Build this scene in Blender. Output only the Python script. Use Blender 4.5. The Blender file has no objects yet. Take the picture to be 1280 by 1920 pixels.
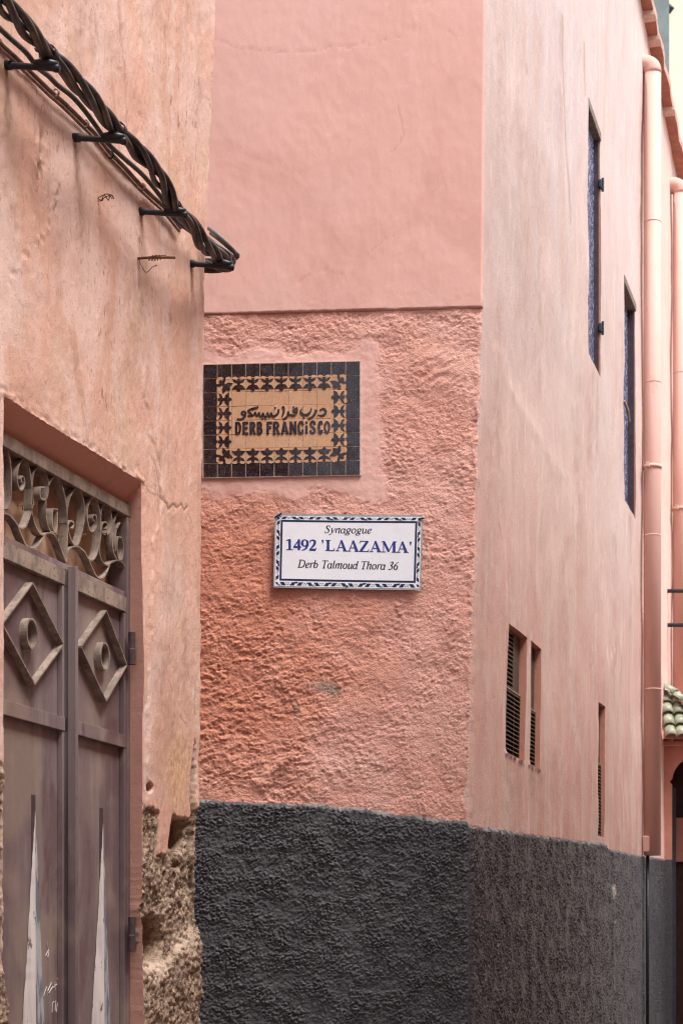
import bpy, bmesh, math, random
import numpy as np
from mathutils import Matrix, Vector, Euler

random.seed(7)
scene = bpy.context.scene
COL = scene.collection

# ------------------------------------------------------------------ camera
F, U0, VH, EYE = 3600.0, 640.0, 1820.0, 1.2       # focal length in photo pixels, principal column, horizon row, eye height
cam_d = bpy.data.cameras.new('camera')
cam = bpy.data.objects.new('camera', cam_d)
COL.objects.link(cam)
cam.location = (0, 0, EYE)
cam.rotation_euler = (math.radians(90), 0, 0)
cam_d.sensor_fit = 'VERTICAL'
cam_d.sensor_height = 36.0
cam_d.lens = 36.0 * F / 1920.0
cam_d.shift_y = (VH - 960.0) / 1920.0
cam_d.clip_start = 0.05
cam_d.clip_end = 500
cam_d.dof.use_dof = True
cam_d.dof.focus_distance = 6.8
cam_d.dof.aperture_fstop = 9.0
scene.camera = cam

# ------------------------------------------------------------------ world, sun, exposure
to_sun = Vector((0.50, -0.44, 1.32)).normalized()
world = bpy.data.worlds.new('World')
scene.world = world
world.use_nodes = True
wn = world.node_tree
for n in list(wn.nodes):
    wn.nodes.remove(n)
w_out = wn.nodes.new('ShaderNodeOutputWorld')
w_bg = wn.nodes.new('ShaderNodeBackground')
w_sky = wn.nodes.new('ShaderNodeTexSky')
w_hs = wn.nodes.new('ShaderNodeHueSaturation')
w_sky.sky_type = 'NISHITA'
w_sky.sun_disc = False
w_sky.sun_elevation = math.asin(to_sun.z)
w_sky.sun_rotation = math.atan2(to_sun.x, to_sun.y)
w_sky.air_density = 1.0
w_sky.dust_density = 4.0
w_sky.ozone_density = 1.0
w_hs.inputs['Saturation'].default_value = 0.75      # thin overcast: a nearly white sky
w_bg.inputs['Strength'].default_value = 0.10
wn.links.new(w_sky.outputs[0], w_hs.inputs['Color'])
wn.links.new(w_hs.outputs[0], w_bg.inputs[0])
wn.links.new(w_bg.outputs[0], w_out.inputs[0])

sun_d = bpy.data.lights.new('sun', 'SUN')
sun_d.energy = 1.5
sun_d.angle = math.radians(24)
sun_d.color = (1.0, 0.99, 0.98)
sun = bpy.data.objects.new('sun', sun_d)
COL.objects.link(sun)
sun.location = (3, -2, 20)
sun.rotation_euler = to_sun.to_track_quat('Z', 'Y').to_euler()

scene.view_settings.view_transform = 'Standard'
scene.view_settings.look = 'None'
scene.view_settings.gamma = 1.0
scene.view_settings.use_curve_mapping = False
scene.view_settings.exposure = 1.66
scene.cycles.use_denoising = True
scene.cycles.denoising_prefilter = 'NONE'
scene.cycles.filter_width = 1.1
scene.cycles.max_bounces = 8
scene.cycles.diffuse_bounces = 5

# ------------------------------------------------------------------ numpy noise
def _h(ix, iy, seed):
    a = (ix.astype(np.int64) * 374761393 + iy.astype(np.int64) * 668265263 + seed * 974634777) & 0xffffffff
    a = ((a ^ (a >> 13)) * 1274126177) & 0xffffffff
    return (a ^ (a >> 16)) & 0xffff

def perlin(x, y, seed=0):
    x = np.asarray(x, float); y = np.asarray(y, float)
    ix = np.floor(x); iy = np.floor(y)
    fx = x - ix; fy = y - iy
    ux = fx * fx * fx * (fx * (fx * 6 - 15) + 10); uy = fy * fy * fy * (fy * (fy * 6 - 15) + 10)
    def g(dx, dy):
        a = _h(ix + dx, iy + dy, seed) * (2 * math.pi / 65536.0)
        return np.cos(a) * (fx - dx) + np.sin(a) * (fy - dy)
    a = g(0, 0); b = g(1, 0); c = g(0, 1); d = g(1, 1)
    return ((a + ux * (b - a)) * (1 - uy) + (c + ux * (d - c)) * uy) * 1.5

def fbm(x, y, seed=0, oct=4, gain=0.5):
    t = 0; amp = 1.0
    for o in range(oct):
        t = t + amp * perlin(x * 2 ** o, y * 2 ** o, seed + o * 17)
        amp *= gain
    return t

def cells(x, y, seed=0):                             # distance to the nearest jittered point
    ix = np.floor(x); iy = np.floor(y)
    best = np.full(np.shape(x), 9.0)
    for dx in (-1, 0, 1):
        for dy in (-1, 0, 1):
            jx = _h(ix + dx, iy + dy, seed) / 65536.0; jy = _h(ix + dx, iy + dy, seed + 99) / 65536.0
            best = np.minimum(best, (ix + dx + jx - x) ** 2 + (iy + dy + jy - y) ** 2)
    return np.sqrt(best)

def crumbs(x, y, seed=0, soft=1.0):                  # packed grains of random size and height
    ix = np.floor(x); iy = np.floor(y)
    best = np.zeros(np.shape(x))
    for dx in (-1, 0, 1):
        for dy in (-1, 0, 1):
            a, b = ix + dx, iy + dy
            jx = _h(a, b, seed) / 65536.0; jy = _h(a, b, seed + 31) / 65536.0
            rr = .35 + .5 * _h(a, b, seed + 57) / 65536.0; hh = .35 + .65 * _h(a, b, seed + 83) / 65536.0
            ang = _h(a, b, seed + 111) * (math.pi / 65536.0)
            ex, ey = x - a - jx, y - b - jy
            e1 = ex * np.cos(ang) + ey * np.sin(ang); e2 = (ey * np.cos(ang) - ex * np.sin(ang)) * 1.15
            best = np.maximum(best, hh * np.clip(1 - (e1 * e1 + e2 * e2) / (rr * rr), 0, 1) ** soft)
    return best

def sst(a, b, x):
    t = np.clip((x - a) / (b - a), 0, 1)
    return t * t * (3 - 2 * t)

def ell(u, v, cu, cv, ru, rv):
    return np.sqrt(((u - cu) / ru) ** 2 + ((v - cv) / rv) ** 2)

def seg_d(u, v, pts):
    best = np.full(np.shape(u), 1e9)
    for (a, b), (c, d) in zip(pts[:-1], pts[1:]):
        L = (c - a) ** 2 + (d - b) ** 2
        t = np.clip(((u - a) * (c - a) + (v - b) * (d - b)) / L, 0, 1)
        best = np.minimum(best, np.hypot(u - a - t * (c - a), v - b - t * (d - b)))
    return best

# ------------------------------------------------------------------ wall frames: x along the wall, y into the wall, z up
class Frame:
    def __init__(self, ox, oy, dx, dy):
        n = math.hypot(dx, dy)
        self.o = np.array([ox, oy, 0.0]); self.x = np.array([dx / n, dy / n, 0.0])
        self.y = np.array([-dy / n, dx / n, 0.0])
    def lean(self, s, z):
        return 0.0 * s
    def P(self, s, y, z):
        s = np.asarray(s, float); y = np.asarray(y, float); z = np.asarray(z, float)
        s, y, z = np.broadcast_arrays(s, y, z)
        out = self.o + s[..., None] * self.x + y[..., None] * self.y
        out[..., 2] = z
        out[..., 0] += self.lean(s, z)
        return out
    def px(self, u, v, y=0.0):
        t = (u - U0) / F
        z = 3.0; s = 0.0
        for _ in range(8):
            l = float(self.lean(np.float64(s), np.float64(z)))
            s = (t * (self.o[1] + self.y[1] * y) - self.o[0] - l - self.y[0] * y) / (self.x[0] - t * self.x[1])
            Y = self.o[1] + self.y[1] * y + s * self.x[1]
            z = EYE + (VH - v) / F * Y
        return s, z
    def W(self, u, v, y=0.0):
        s, z = self.px(u, v, y)
        return self.P(s, y, z)
    def rot(self):
        return math.atan2(self.x[1], self.x[0])

def world_px(P):
    return U0 + F * P[..., 0] / np.maximum(P[..., 1], .3), VH - (P[..., 2] - EYE) * F / np.maximum(P[..., 1], .3)

A = Frame((385 - U0) / F * 6.4, 6.4, 0.2947, 0.9556)          # near house on the left
B = Frame((905 - U0) / F * 8.0, 8.0, 1.0, -0.0706)            # corner house, face across the side alley
class SideFrame(Frame):
    def lean(self, s, z):
        cn = (.0035 * fbm(np.asarray(z) * 11, np.asarray(z) * 0 + .37, 141, 3) + .0025 * perlin(np.asarray(z) * 47, np.asarray(z) * 0 + .71, 142)) * np.where(np.asarray(z) < 4.0, 1, .3)
        return cn * np.clip(1 - s / .07, 0, 1) + np.interp(z, [0, 1.822, 4.0, 5.244, 8.0], [-.062, -.062, 0, .011, .03]) * np.clip(1 - s / 3.2, 0, 1)
C = SideFrame((905 - U0) / F * 8.0, 8.0, 1040 / F, 1.0)       # corner house, face along the lane

# ------------------------------------------------------------------ object helpers
RM = {}
def tag(o, label=None, cat=None, group=None, kind=None):
    if label: o['label'] = label
    if cat: o['category'] = cat
    if group: o['group'] = group
    if kind: o['kind'] = kind
    return o

def thing(name, loc, label, cat, group=None, rz=0.0):
    o = bpy.data.objects.new(name, None)
    COL.objects.link(o)
    o.empty_display_size = 0.1
    o.location = tuple(float(c) for c in loc)
    o.rotation_euler = (0, 0, rz)
    RM[o.name] = Matrix.Translation(Vector(o.location)) @ Matrix.Rotation(rz, 4, 'Z')
    return tag(o, label, cat, group)

def link_mesh(name, me, mat, parent=None):
    o = bpy.data.objects.new(name, me)
    COL.objects.link(o)
    if mat is not None:
        for m in (mat if isinstance(mat, (list, tuple)) else [mat]):
            me.materials.append(m)
    if parent is not None:
        o.parent = parent
        RM[o.name] = RM[parent.name]
    return o

def to_local(V, parent):
    if parent is None:
        return V
    M = np.array(RM[parent.name].inverted())
    return V @ M[:3, :3].T + M[:3, 3]

def np_mesh(name, V, quads, smooth=True, attrs=None):
    me = bpy.data.meshes.new(name)
    V = np.ascontiguousarray(V, np.float32); Q = np.ascontiguousarray(quads, np.int32)
    me.vertices.add(len(V)); me.vertices.foreach_set('co', V.ravel())
    me.loops.add(Q.size); me.loops.foreach_set('vertex_index', Q.ravel())
    me.polygons.add(len(Q))
    me.polygons.foreach_set('loop_start', np.arange(0, Q.size, 4, dtype=np.int32))
    me.polygons.foreach_set('use_smooth', np.full(len(Q), smooth))
    me.update(calc_edges=True)
    for k, a in (attrs or {}).items():
        at = me.attributes.new(k, 'FLOAT', 'POINT')
        at.data.foreach_set('value', np.ascontiguousarray(a, np.float32).ravel())
    me.validate()
    return me

def streaks(u, v, lines, seed):
    t = np.zeros_like(u)
    for k, (cu, v0, v1, w, a) in enumerate(lines):
        wob = w * .8 * fbm(v * .02 + k * 7.3, v * 0 + k, seed, 3)
        m_ = np.exp(-((u - cu - wob) / w) ** 2) * sst(v0 - 6, v0 + 10, v) * (1 - sst(v0 + .5 * (v1 - v0), v1, v))
        t = np.maximum(t, a * m_ * np.clip(.75 + .8 * fbm(u * .12, v * .03, seed + 3, 3), 0, 1))
    return t

class MB:
    """collects pieces of ONE part"""
    def __init__(self):
        self.v = []; self.f = []
    def add(self, V, Fs):
        b = len(self.v)
        self.v += [tuple(float(c) for c in p) for p in V]
        self.f += [tuple(i + b for i in f) for f in Fs]
        return self
    def box(self, fr, s0, s1, y0, y1, z0, z1):
        c = [(s0, y0, z0), (s1, y0, z0), (s1, y1, z0), (s0, y1, z0), (s0, y0, z1), (s1, y0, z1), (s1, y1, z1), (s0, y1, z1)]
        V = [fr.P(*p) for p in c] if fr is not None else c
        return self.add(V, [(0, 3, 2, 1), (4, 5, 6, 7), (0, 1, 5, 4), (1, 2, 6, 5), (2, 3, 7, 6), (3, 0, 4, 7)])
    def tube(self, pts, r, n=8, caps=True):
        pts = [Vector(p) for p in pts]
        rr = r if isinstance(r, (list, tuple)) else [r] * len(pts)
        V = []; up = None
        for i, p in enumerate(pts):
            t = (pts[min(i + 1, len(pts) - 1)] - pts[max(i - 1, 0)])
            t = t.normalized() if t.length > 1e-9 else Vector((0, 0, 1))
            if up is None:
                up = t.orthogonal().normalized()
            up = (up - t * up.dot(t)).normalized()
            w = t.cross(up)
            for k in range(n):
                a = 2 * math.pi * k / n
                V.append(p + (up * math.cos(a) + w * math.sin(a)) * rr[i])
        Fs = [(i * n + k, i * n + (k + 1) % n, (i + 1) * n + (k + 1) % n, (i + 1) * n + k) for i in range(len(pts) - 1) for k in range(n)]
        if caps:
            Fs += [tuple(reversed(range(n))), tuple(range((len(pts) - 1) * n, len(pts) * n))]
        return self.add(V, Fs)
    def prism(self, poly, f0, f1):
        """poly of (a,b) pairs; f0/f1 map (a,b) to the two end faces"""
        n = len(poly)
        V = [f0(*p) for p in poly] + [f1(*p) for p in poly]
        Fs = [tuple(range(n)), tuple(reversed(range(n, 2 * n)))] + [(i, i + n, (i + 1) % n + n, (i + 1) % n) for i in range(n)]
        return self.add(V, Fs)
    def strap(self, fr, pts, y0, y1, th):
        """flat bar on edge following (s,z) points, y0..y1 deep, th thick"""
        P = np.array(pts); T = np.gradient(P, axis=0)
        T /= np.maximum(np.linalg.norm(T, axis=1, keepdims=True), 1e-9)
        N = np.stack([-T[:, 1], T[:, 0]], 1) * th / 2
        V = []
        for p, n in zip(P, N):
            for q, y in ((p + n, y0), (p - n, y0), (p - n, y1), (p + n, y1)):
                V.append(fr.P(q[0], y, q[1]))
        m = len(P)
        Fs = [(4 * i + k, 4 * i + (k + 1) % 4, 4 * i + 4 + (k + 1) % 4, 4 * i + 4 + k) for i in range(m - 1) for k in range(4)]
        Fs += [(3, 2, 1, 0), (4 * m - 4, 4 * m - 3, 4 * m - 2, 4 * m - 1)]
        return self.add(V, Fs)
    def build(self, name, mat, parent=None, smooth=False, bevel=0.0, label=None, kind=None):
        V = to_local(np.array(self.v), parent)
        me = bpy.data.meshes.new(name)
        me.from_pydata([tuple(p) for p in V], [], self.f)
        bm = bmesh.new(); bm.from_mesh(me)
        bmesh.ops.recalc_face_normals(bm, faces=bm.faces)
        if bevel:
            es = [e for e in bm.edges if len(e.link_faces) == 2 and e.calc_face_angle(0) > 0.6]
            bmesh.ops.bevel(bm, geom=es, offset=bevel, segments=2, profile=0.6, affect='EDGES', clamp_overlap=True)
        bm.to_mesh(me); bm.free()
        if smooth:
            me.polygons.foreach_set('use_smooth', [True] * len(me.polygons))
        o = link_mesh(name, me, mat, parent)
        return tag(o, label, kind=kind)

def catmull(pts, n=8):
    P = [np.array(p, float) for p in pts]
    P = [2 * P[0] - P[1]] + P + [2 * P[-1] - P[-2]]
    out = []
    for i in range(1, len(P) - 2):
        for k in range(n):
            t = k / n
            out.append(0.5 * ((2 * P[i]) + (-P[i - 1] + P[i + 1]) * t + (2 * P[i - 1] - 5 * P[i] + 4 * P[i + 1] - P[i + 2]) * t * t + (-P[i - 1] + 3 * P[i] - 3 * P[i + 1] + P[i + 2]) * t ** 3))
    out.append(P[-2])
    return out

# ------------------------------------------------------------------ materials
class NT:
    def __init__(self, name):
        self.m = bpy.data.materials.new(name); self.m.use_nodes = True
        self.t = self.m.node_tree
        self.b = self.t.nodes['Principled BSDF']
        g = self.t.nodes.new('ShaderNodeNewGeometry')
        self.pos = g.outputs['Position']
        self.b.inputs['Specular IOR Level'].default_value = 0.25
    def link(self, a, b): self.t.links.new(a, b)
    def mapped(self, scale, src=None):
        n = self.t.nodes.new('ShaderNodeMapping'); n.inputs['Scale'].default_value = scale if isinstance(scale, tuple) else (scale,) * 3
        self.link(src or self.pos, n.inputs['Vector']); return n.outputs[0]
    def noise(self, scale, detail=4, rough=.55, stretch=(1, 1, 1), dist=0.0, src=None):
        n = self.t.nodes.new('ShaderNodeTexNoise')
        n.inputs['Scale'].default_value = scale; n.inputs['Detail'].default_value = detail; n.inputs['Roughness'].default_value = rough
        n.inputs['Distortion'].default_value = dist
        self.link(self.mapped(tuple(float(c) for c in stretch), src), n.inputs['Vector']); return n.outputs['Fac']
    def voronoi(self, scale, stretch=(1, 1, 1), feature='F1', out='Distance', src=None):
        n = self.t.nodes.new('ShaderNodeTexVoronoi'); n.feature = feature
        n.inputs['Scale'].default_value = scale
        self.link(self.mapped(tuple(float(c) for c in stretch), src), n.inputs['Vector']); return n.outputs[out]
    def ramp(self, fac, a, b, lo=0.0, hi=1.0):
        n = self.t.nodes.new('ShaderNodeMapRange'); n.interpolation_type = 'SMOOTHSTEP'
        n.inputs[1].default_value = a; n.inputs[2].default_value = b; n.inputs[3].default_value = lo; n.inputs[4].default_value = hi
        self.link(fac, n.inputs[0]); return n.outputs[0]
    def nramp(self, fac, a, b, lo=0.0, hi=1.0):      # thresholds squeezed to a noise's real spread
        return self.ramp(fac, .5 + (a - .5) * .62, .5 + (b - .5) * .62, lo, hi)
    def math(self, op, a, b=None):
        n = self.t.nodes.new('ShaderNodeMath'); n.operation = op
        for i, x in enumerate((a, b)):
            if x is None: continue
            if isinstance(x, (int, float)): n.inputs[i].default_value = x
            else: self.link(x, n.inputs[i])
        return n.outputs[0]
    def mix(self, fac, a, b, mode='MIX'):
        n = self.t.nodes.new('ShaderNodeMix'); n.data_type = 'RGBA'; n.blend_type = mode
        if isinstance(fac, (int, float)): n.inputs[0].default_value = fac
        else: self.link(fac, n.inputs[0])
        for i, x in ((6, a), (7, b)):
            if isinstance(x, tuple): n.inputs[i].default_value = x if len(x) == 4 else x + (1,)
            else: self.link(x, n.inputs[i])
        return n.outputs[2]
    def attr(self, name):
        n = self.t.nodes.new('ShaderNodeAttribute'); n.attribute_name = name; return n.outputs['Fac']
    def rnd(self):
        n = self.t.nodes.new('ShaderNodeObjectInfo'); return n.outputs['Random']
    def sepz(self):
        n = self.t.nodes.new('ShaderNodeSeparateXYZ'); self.link(self.pos, n.inputs[0]); return n.outputs
    def bump(self, hs, dist, strength=1.0):
        n = self.t.nodes.new('ShaderNodeBump'); n.inputs['Strength'].default_value = strength; n.inputs['Distance'].default_value = dist
        self.link(hs, n.inputs['Height'])
        if self.b.inputs['Normal'].is_linked:
            self.link(self.b.inputs['Normal'].links[0].from_socket, n.inputs['Normal'])
        self.link(n.outputs[0], self.b.inputs['Normal'])
    def color(self, c):
        if isinstance(c, tuple): self.b.inputs['Base Color'].default_value = c if len(c) == 4 else c + (1,)
        else: self.link(c, self.b.inputs['Base Color'])
    def rough(self, r):
        if isinstance(r, (int, float)): self.b.inputs['Roughness'].default_value = r
        else: self.link(r, self.b.inputs['Roughness'])

def simple(name, col, rough=.6, var=.25, scale=30, metal=0.0, bump=0.0, alt=None):
    m = NT(name)
    f = m.noise(scale, 5, .6)
    dark = alt or tuple(c * (1 - var) for c in col)
    m.color(m.mix(m.ramp(f, .3, .7), col, dark)); m.rough(rough)
    m.b.inputs['Metallic'].default_value = metal
    if bump: m.bump(m.noise(scale * 4, 3), bump)
    return m.m

# weathered limewash of the near house
m = NT('weathered_plaster')
c = m.mix(m.nramp(m.noise(2.6, 6, .62, (1, 1, .6), .7), .34, .66), (.585, .35, .265), (.63, .44, .37))
c = m.mix(m.nramp(m.noise(5, 6, .7, (1, 1, .30), .8), .50, .74, 0, .6), c, (.67, .51, .45))
c = m.mix(m.nramp(m.noise(3.2, 5, .6, (1, 1, .5), .8), .55, .75, 0, .6), c, (.56, .375, .255))
c = m.mix(m.nramp(m.noise(8, 7, .72, (1, 1, .2), .6), .64, .84, 0, .5), c, (.36, .20, .13))
c = m.mix(m.nramp(m.noise(60, 5, .7, (1, 1, .5)), .64, .75, 0, .5), c, (.33, .19, .13))
patch = m.nramp(m.noise(2.6, 3, .5), .50, .75)
c = m.mix(m.math('MULTIPLY', m.nramp(m.noise(38, 4, .65, (1, 1, .3), .3), .66, .74, 0, .75), patch), c, (.22, .125, .085))
c = m.mix(m.nramp(m.noise(2.6, 7, .7, (1, 1, .22), .8), .60, .80, 0, .45), c, (.44, .27, .19))
c = m.mix(m.nramp(m.noise(110, 3, .6), .74, .80, 0, .6), c, (.25, .15, .11))
c = m.mix(m.math('MULTIPLY', m.attr('drip_and_shadow'), m.nramp(m.noise(45, 5, .7, (1, 1, .5)), .25, .7, .35, 1.0)), c, (.30, .175, .115))
c = m.mix(m.attr('pink'), c, m.mix(m.noise(20, 4), (.62, .345, .265), (.57, .30, .23)))
c = m.mix(m.attr('tan'), c, m.mix(m.nramp(m.noise(70, 5, .7, (1, 1, .5)), .35, .7), (.62, .39, .25), (.47, .27, .165)))
ad = m.mix(m.nramp(m.noise(55, 6, .75, (1, 1, .7)), .35, .62), (.13, .088, .062), (.37, .275, .20))
ad = m.mix(m.ramp(m.voronoi(110, (1, 1, .6)), .10, .28, .75, 0), ad, (.54, .44, .33))
ad = m.mix(m.attr('earth_shade'), ad, m.mix(m.noise(35, 5, .6), (.15, .085, .05), (.24, .15, .095)))  # brown earth of the two hollows, darkened in place of their shade
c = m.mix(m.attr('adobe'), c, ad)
c = m.mix(m.attr('cement'), c, m.mix(m.noise(60, 5, .7), (.66, .52, .40), (.46, .34, .26)))
c = m.mix(m.attr('crack_and_shadow'), c, (.12, .065, .04))
m.color(c); m.rough(.93); m.b.inputs['Specular IOR Level'].default_value = .12
m.bump(m.noise(240, 4, .65), .0022, .8)
m.bump(m.noise(60, 4, .6, (1, 1, .6)), .004, .5)
m.bump(m.noise(700, 2, .6), .001, .6)
M_LEFT = m.m

# terracotta paint of the corner house, face
m = NT('terracotta_paint')
sm = m.mix(m.nramp(m.noise(1.6, 4, .55, (1, 1, .6), .4), .3, .7), (.65, .39, .332), (.665, .42, .365))
sm = m.mix(m.nramp(m.noise(40, 5, .6), .62, .8, 0, .35), sm, (.72, .47, .41))
sm = m.mix(m.nramp(m.noise(7, 5, .6, (1, 1, .15)), .58, .8, 0, .3), sm, (.60, .32, .26))
sm = m.mix(m.nramp(m.noise(2.3, 6, .65, (1, 1, .7), 1.2), .52, .72, 0, .55), sm, (.585, .335, .28))
sm = m.mix(m.nramp(m.noise(3.4, 6, .7, (1.4, 1, .5), 1.0), .60, .78, 0, .4), sm, (.70, .455, .40))
ro = m.mix(m.nramp(m.noise(2.6, 5, .6, (1, 1, .8), .5), .35, .68), (.64, .335, .265), (.67, .385, .315))
ro = m.mix(m.nramp(m.noise(45, 5, .65), .58, .78, 0, .45), ro, (.72, .45, .38))
ro = m.mix(m.attr('red'), ro, m.mix(m.noise(25, 4, .6), (.55, .22, .14), (.59, .27, .19)))
c = m.mix(m.attr('rough'), sm, ro)
c = m.mix(m.attr('grime'), c, (.27, .22, .17))
c = m.mix(m.attr('crack_and_shadow'), c, (.33, .14, .09))
m.color(c); m.rough(.9); m.b.inputs['Specular IOR Level'].default_value = .15
m.bump(m.noise(330, 3, .6), .0012, .4)
m.bump(m.math('MULTIPLY', m.noise(190, 4, .7), m.attr('rough')), .005, .9)
M_FRONT = m.m

# streaked dusty wash of the corner house, lane side
m = NT('streaked_wash')
z = m.sepz()[2]
mid = m.ramp(m.math('ADD', z, m.math('MULTIPLY', m.noise(.9, 4, .5, (1, 1, .4)), 1.6)), 2.9, 5.6)
pink = m.mix(m.nramp(m.noise(2.0, 6, .62, (1, 1, .4), .7), .3, .7), (.53, .30, .245), (.59, .385, .325))
pale = m.mix(m.nramp(m.noise(2.4, 6, .62, (1, 1, .38), .8), .35, .7), (.55, .465, .44), (.57, .445, .41))
c = m.mix(mid, pink, pale)
c = m.mix(m.nramp(m.noise(5, 7, .7, (1, 1, .30), 1.0), .52, .76, 0, .55), c, (.69, .57, .52))
c = m.mix(m.nramp(m.noise(6, 7, .7, (1, 1, .28), 1.0), .56, .80, 0, .55), c, (.50, .355, .31))
c = m.mix(m.nramp(m.noise(3.0, 6, .65, (1, 1, .32), 1.0), .46, .70, 0, .6), c, (.585, .475, .415))
c = m.mix(m.nramp(m.noise(2.6, 6, .6, (1, 1, .28), .9), .58, .74, 0, .5), c, (.52, .36, .31))
c = m.mix(m.nramp(m.noise(14, 6, .7, (1, 1, .07)), .72, .85, 0, .35), c, (.42, .29, .24))
c = m.mix(m.nramp(m.noise(40, 4, .6, (1, 1, .4)), .84, .88, 0, .6), c, (.30, .20, .17))
c = m.mix(m.nramp(m.noise(55, 6, .75), .50, .85, 0, .35), c, (.47, .34, .295))
c = m.mix(m.nramp(m.noise(9, 6, .7, (1, 1, .8), 1.5), .54, .74, 0, .4), c, (.54, .40, .35))
c = m.mix(m.attr('far'), c, m.mix(m.noise(5, 4, .5, (1, 1, .2)), (.66, .43, .365), (.68, .47, .41)))
c = m.mix(m.math('MULTIPLY', m.attr('drip_and_shadow'), m.nramp(m.noise(20, 5, .7, (1, 1, .35)), .2, .7, .45, 1.3)), c, (.40, .25, .205))
c = m.mix(m.attr('pale'), c, (.74, .60, .53))
c = m.mix(m.attr('reveal_shade'), c, m.mix(m.noise(18, 5, .6), (.47, .215, .15), (.54, .275, .205)))  # shade of the vent and window reveals, put into their colour
c = m.mix(m.attr('crack_and_shadow'), c, (.36, .21, .16))
m.color(c); m.rough(.9); m.b.inputs['Specular IOR Level'].default_value = .15
m.bump(m.noise(120, 5, .7), .004, .8)
m.bump(m.noise(30, 5, .65, (1, 1, .7)), .005, .45)
M_SIDE = m.m

# black roughcast dado
m = NT('black_roughcast')
c = m.mix(m.nramp(m.noise(90, 5, .7), .35, .68), (.029, .029, .034), (.060, .060, .068))
c = m.mix(m.nramp(m.noise(5, 5, .6), .5, .75, 0, .3), c, (.054, .046, .042))
c = m.mix(m.nramp(m.noise(3.2, 6, .65, (1, 1, .6), .8), .50, .76, 0, .55), c, (.084, .082, .086))
c = m.mix(m.nramp(m.noise(220, 3, .6), .66, .80, 0, .55), c, (.16, .15, .145))
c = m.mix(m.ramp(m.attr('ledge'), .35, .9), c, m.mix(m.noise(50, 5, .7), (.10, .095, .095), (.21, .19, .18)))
c = m.mix(m.attr('chip'), c, (.42, .38, .35))
m.color(c); m.rough(.46); m.b.inputs['Specular IOR Level'].default_value = .5
m.bump(m.noise(420, 3, .7), .003, .9)
M_DADO = m.m

# old brown door enamel
m = NT('door_enamel')
c = m.mix(m.nramp(m.noise(3, 5, .6, (1, 1, .3), .5), .35, .65), (.122, .082, .085), (.175, .130, .130))
c = m.mix(m.nramp(m.noise(10, 6, .65, (1, 1, .07)), .45, .75, 0, .6), c, (.25, .205, .19))
c = m.mix(m.nramp(m.noise(6, 5, .6, (1, 1, .4), .8), .55, .72, 0, .6), c, (.10, .055, .055))
c = m.mix(m.nramp(m.noise(30, 6, .7, (1, 1, .05)), .66, .78, 0, .7), c, (.06, .045, .05))
c = m.mix(m.nramp(m.noise(2.5, 4, .55), .50, .68, 0, .55), c, (.27, .205, .16))
m.color(c); m.rough(m.nramp(m.noise(20, 4), .3, .7, .38, .6)); m.b.inputs['Specular IOR Level'].default_value = .4
m.bump(m.noise(60, 5, .6, (1, 1, .25)), .0012, .5)
M_DOOR = m.m
m = NT('dusty_bar')
c = m.mix(m.nramp(m.noise(25, 6, .65, (1, 1, .4)), .3, .65), (.30, .235, .185), (.17, .13, .108))
c = m.mix(m.nramp(m.noise(70, 4, .7), .66, .74, 0, .8), c, (.07, .05, .045))
m.color(c); m.rough(.6); m.bump(m.noise(150, 4), .001, .6)
M_BAR = m.m
m = NT('peeled_white_paint')
c = m.mix(m.nramp(m.noise(14, 5, .6, (1, 1, .15)), .4, .7), (.56, .51, .485), (.42, .37, .36))
c = m.mix(m.nramp(m.noise(45, 5, .7, (1, 1, .3)), .66, .72), c, (.12, .10, .11))
m.color(c); m.rough(.65)
M_PEEL = m.m
m = NT('chalky_blue_paint')
c = m.mix(m.nramp(m.noise(30, 6, .7, (1, 1, .25)), .40, .60), (.40, .42, .43), (.15, .165, .20))
c = m.mix(m.nramp(m.noise(20, 5, .7, (1, 1, .2)), .62, .68), c, (.05, .05, .07))
m.color(c); m.rough(.65)
M_CHALK = m.m
m = NT('creased_sheet')
c = m.mix(m.nramp(m.noise(9, 4, .5, (1, 1, .5)), .3, .7), (.42, .26, .155), (.52, .36, .24))
m.color(c); m.rough(.45)
M_CLOTH = m.m

m = NT('cable_rubber')
c = m.mix(m.nramp(m.noise(18, 5, .6), .4, .7), (.030, .025, .023), (.075, .056, .046))
m.color(c); m.rough(.48); m.b.inputs['Specular IOR Level'].default_value = .45
M_CABLE = m.m
M_GREYCABLE = simple('grey_cable', (.17, .165, .16), .5, .3, 40)
M_BLACK = simple('black_plastic', (.017, .017, .020), .35, .3, 40)
M_WIREPINK = simple('painted_wire', (.34, .20, .155), .6, .5, 40)
M_RUST = simple('rust', (.17, .085, .045), .85, .55, 120)
M_DARK = simple('interior_dark', (.012, .010, .010), .9, .2, 10)
M_HINGE = simple('hinge_iron', (.075, .05, .05), .6, .4, 60)

m = NT('black_glaze')
c = m.mix(m.nramp(m.noise(60, 5, .7), .62, .75, 0, .6), (.016, .009, .011), (.075, .055, .05))
c = m.mix(m.math('MULTIPLY', m.rnd(), .5), c, (.034, .020, .022))
c = m.mix(m.nramp(m.noise(240, 3, .6), .70, .74, 0, .5), c, (.30, .25, .22))
m.color(c); m.rough(m.nramp(m.noise(25, 4), .35, .7, .13, .38)); m.b.inputs['Specular IOR Level'].default_value = .5
m.bump(m.noise(35, 3, .5), .0015, .5)
M_GLAZE = m.m
m = NT('bare_clay')
c = m.mix(m.rnd(), (.50, .295, .175), (.56, .345, .21))
c = m.mix(m.nramp(m.noise(60, 5, .65), .35, .75, 0, .6), c, (.45, .265, .15))
c = m.mix(m.nramp(m.noise(300, 3, .6), .66, .74, 0, .5), c, (.30, .16, .09))
m.color(c); m.rough(.8); m.bump(m.noise(250, 3), .0008, .6)
M_CLAY = m.m
M_MORTAR = simple('tile_mortar', (.56, .43, .36), .95, .3, 90)

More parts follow.
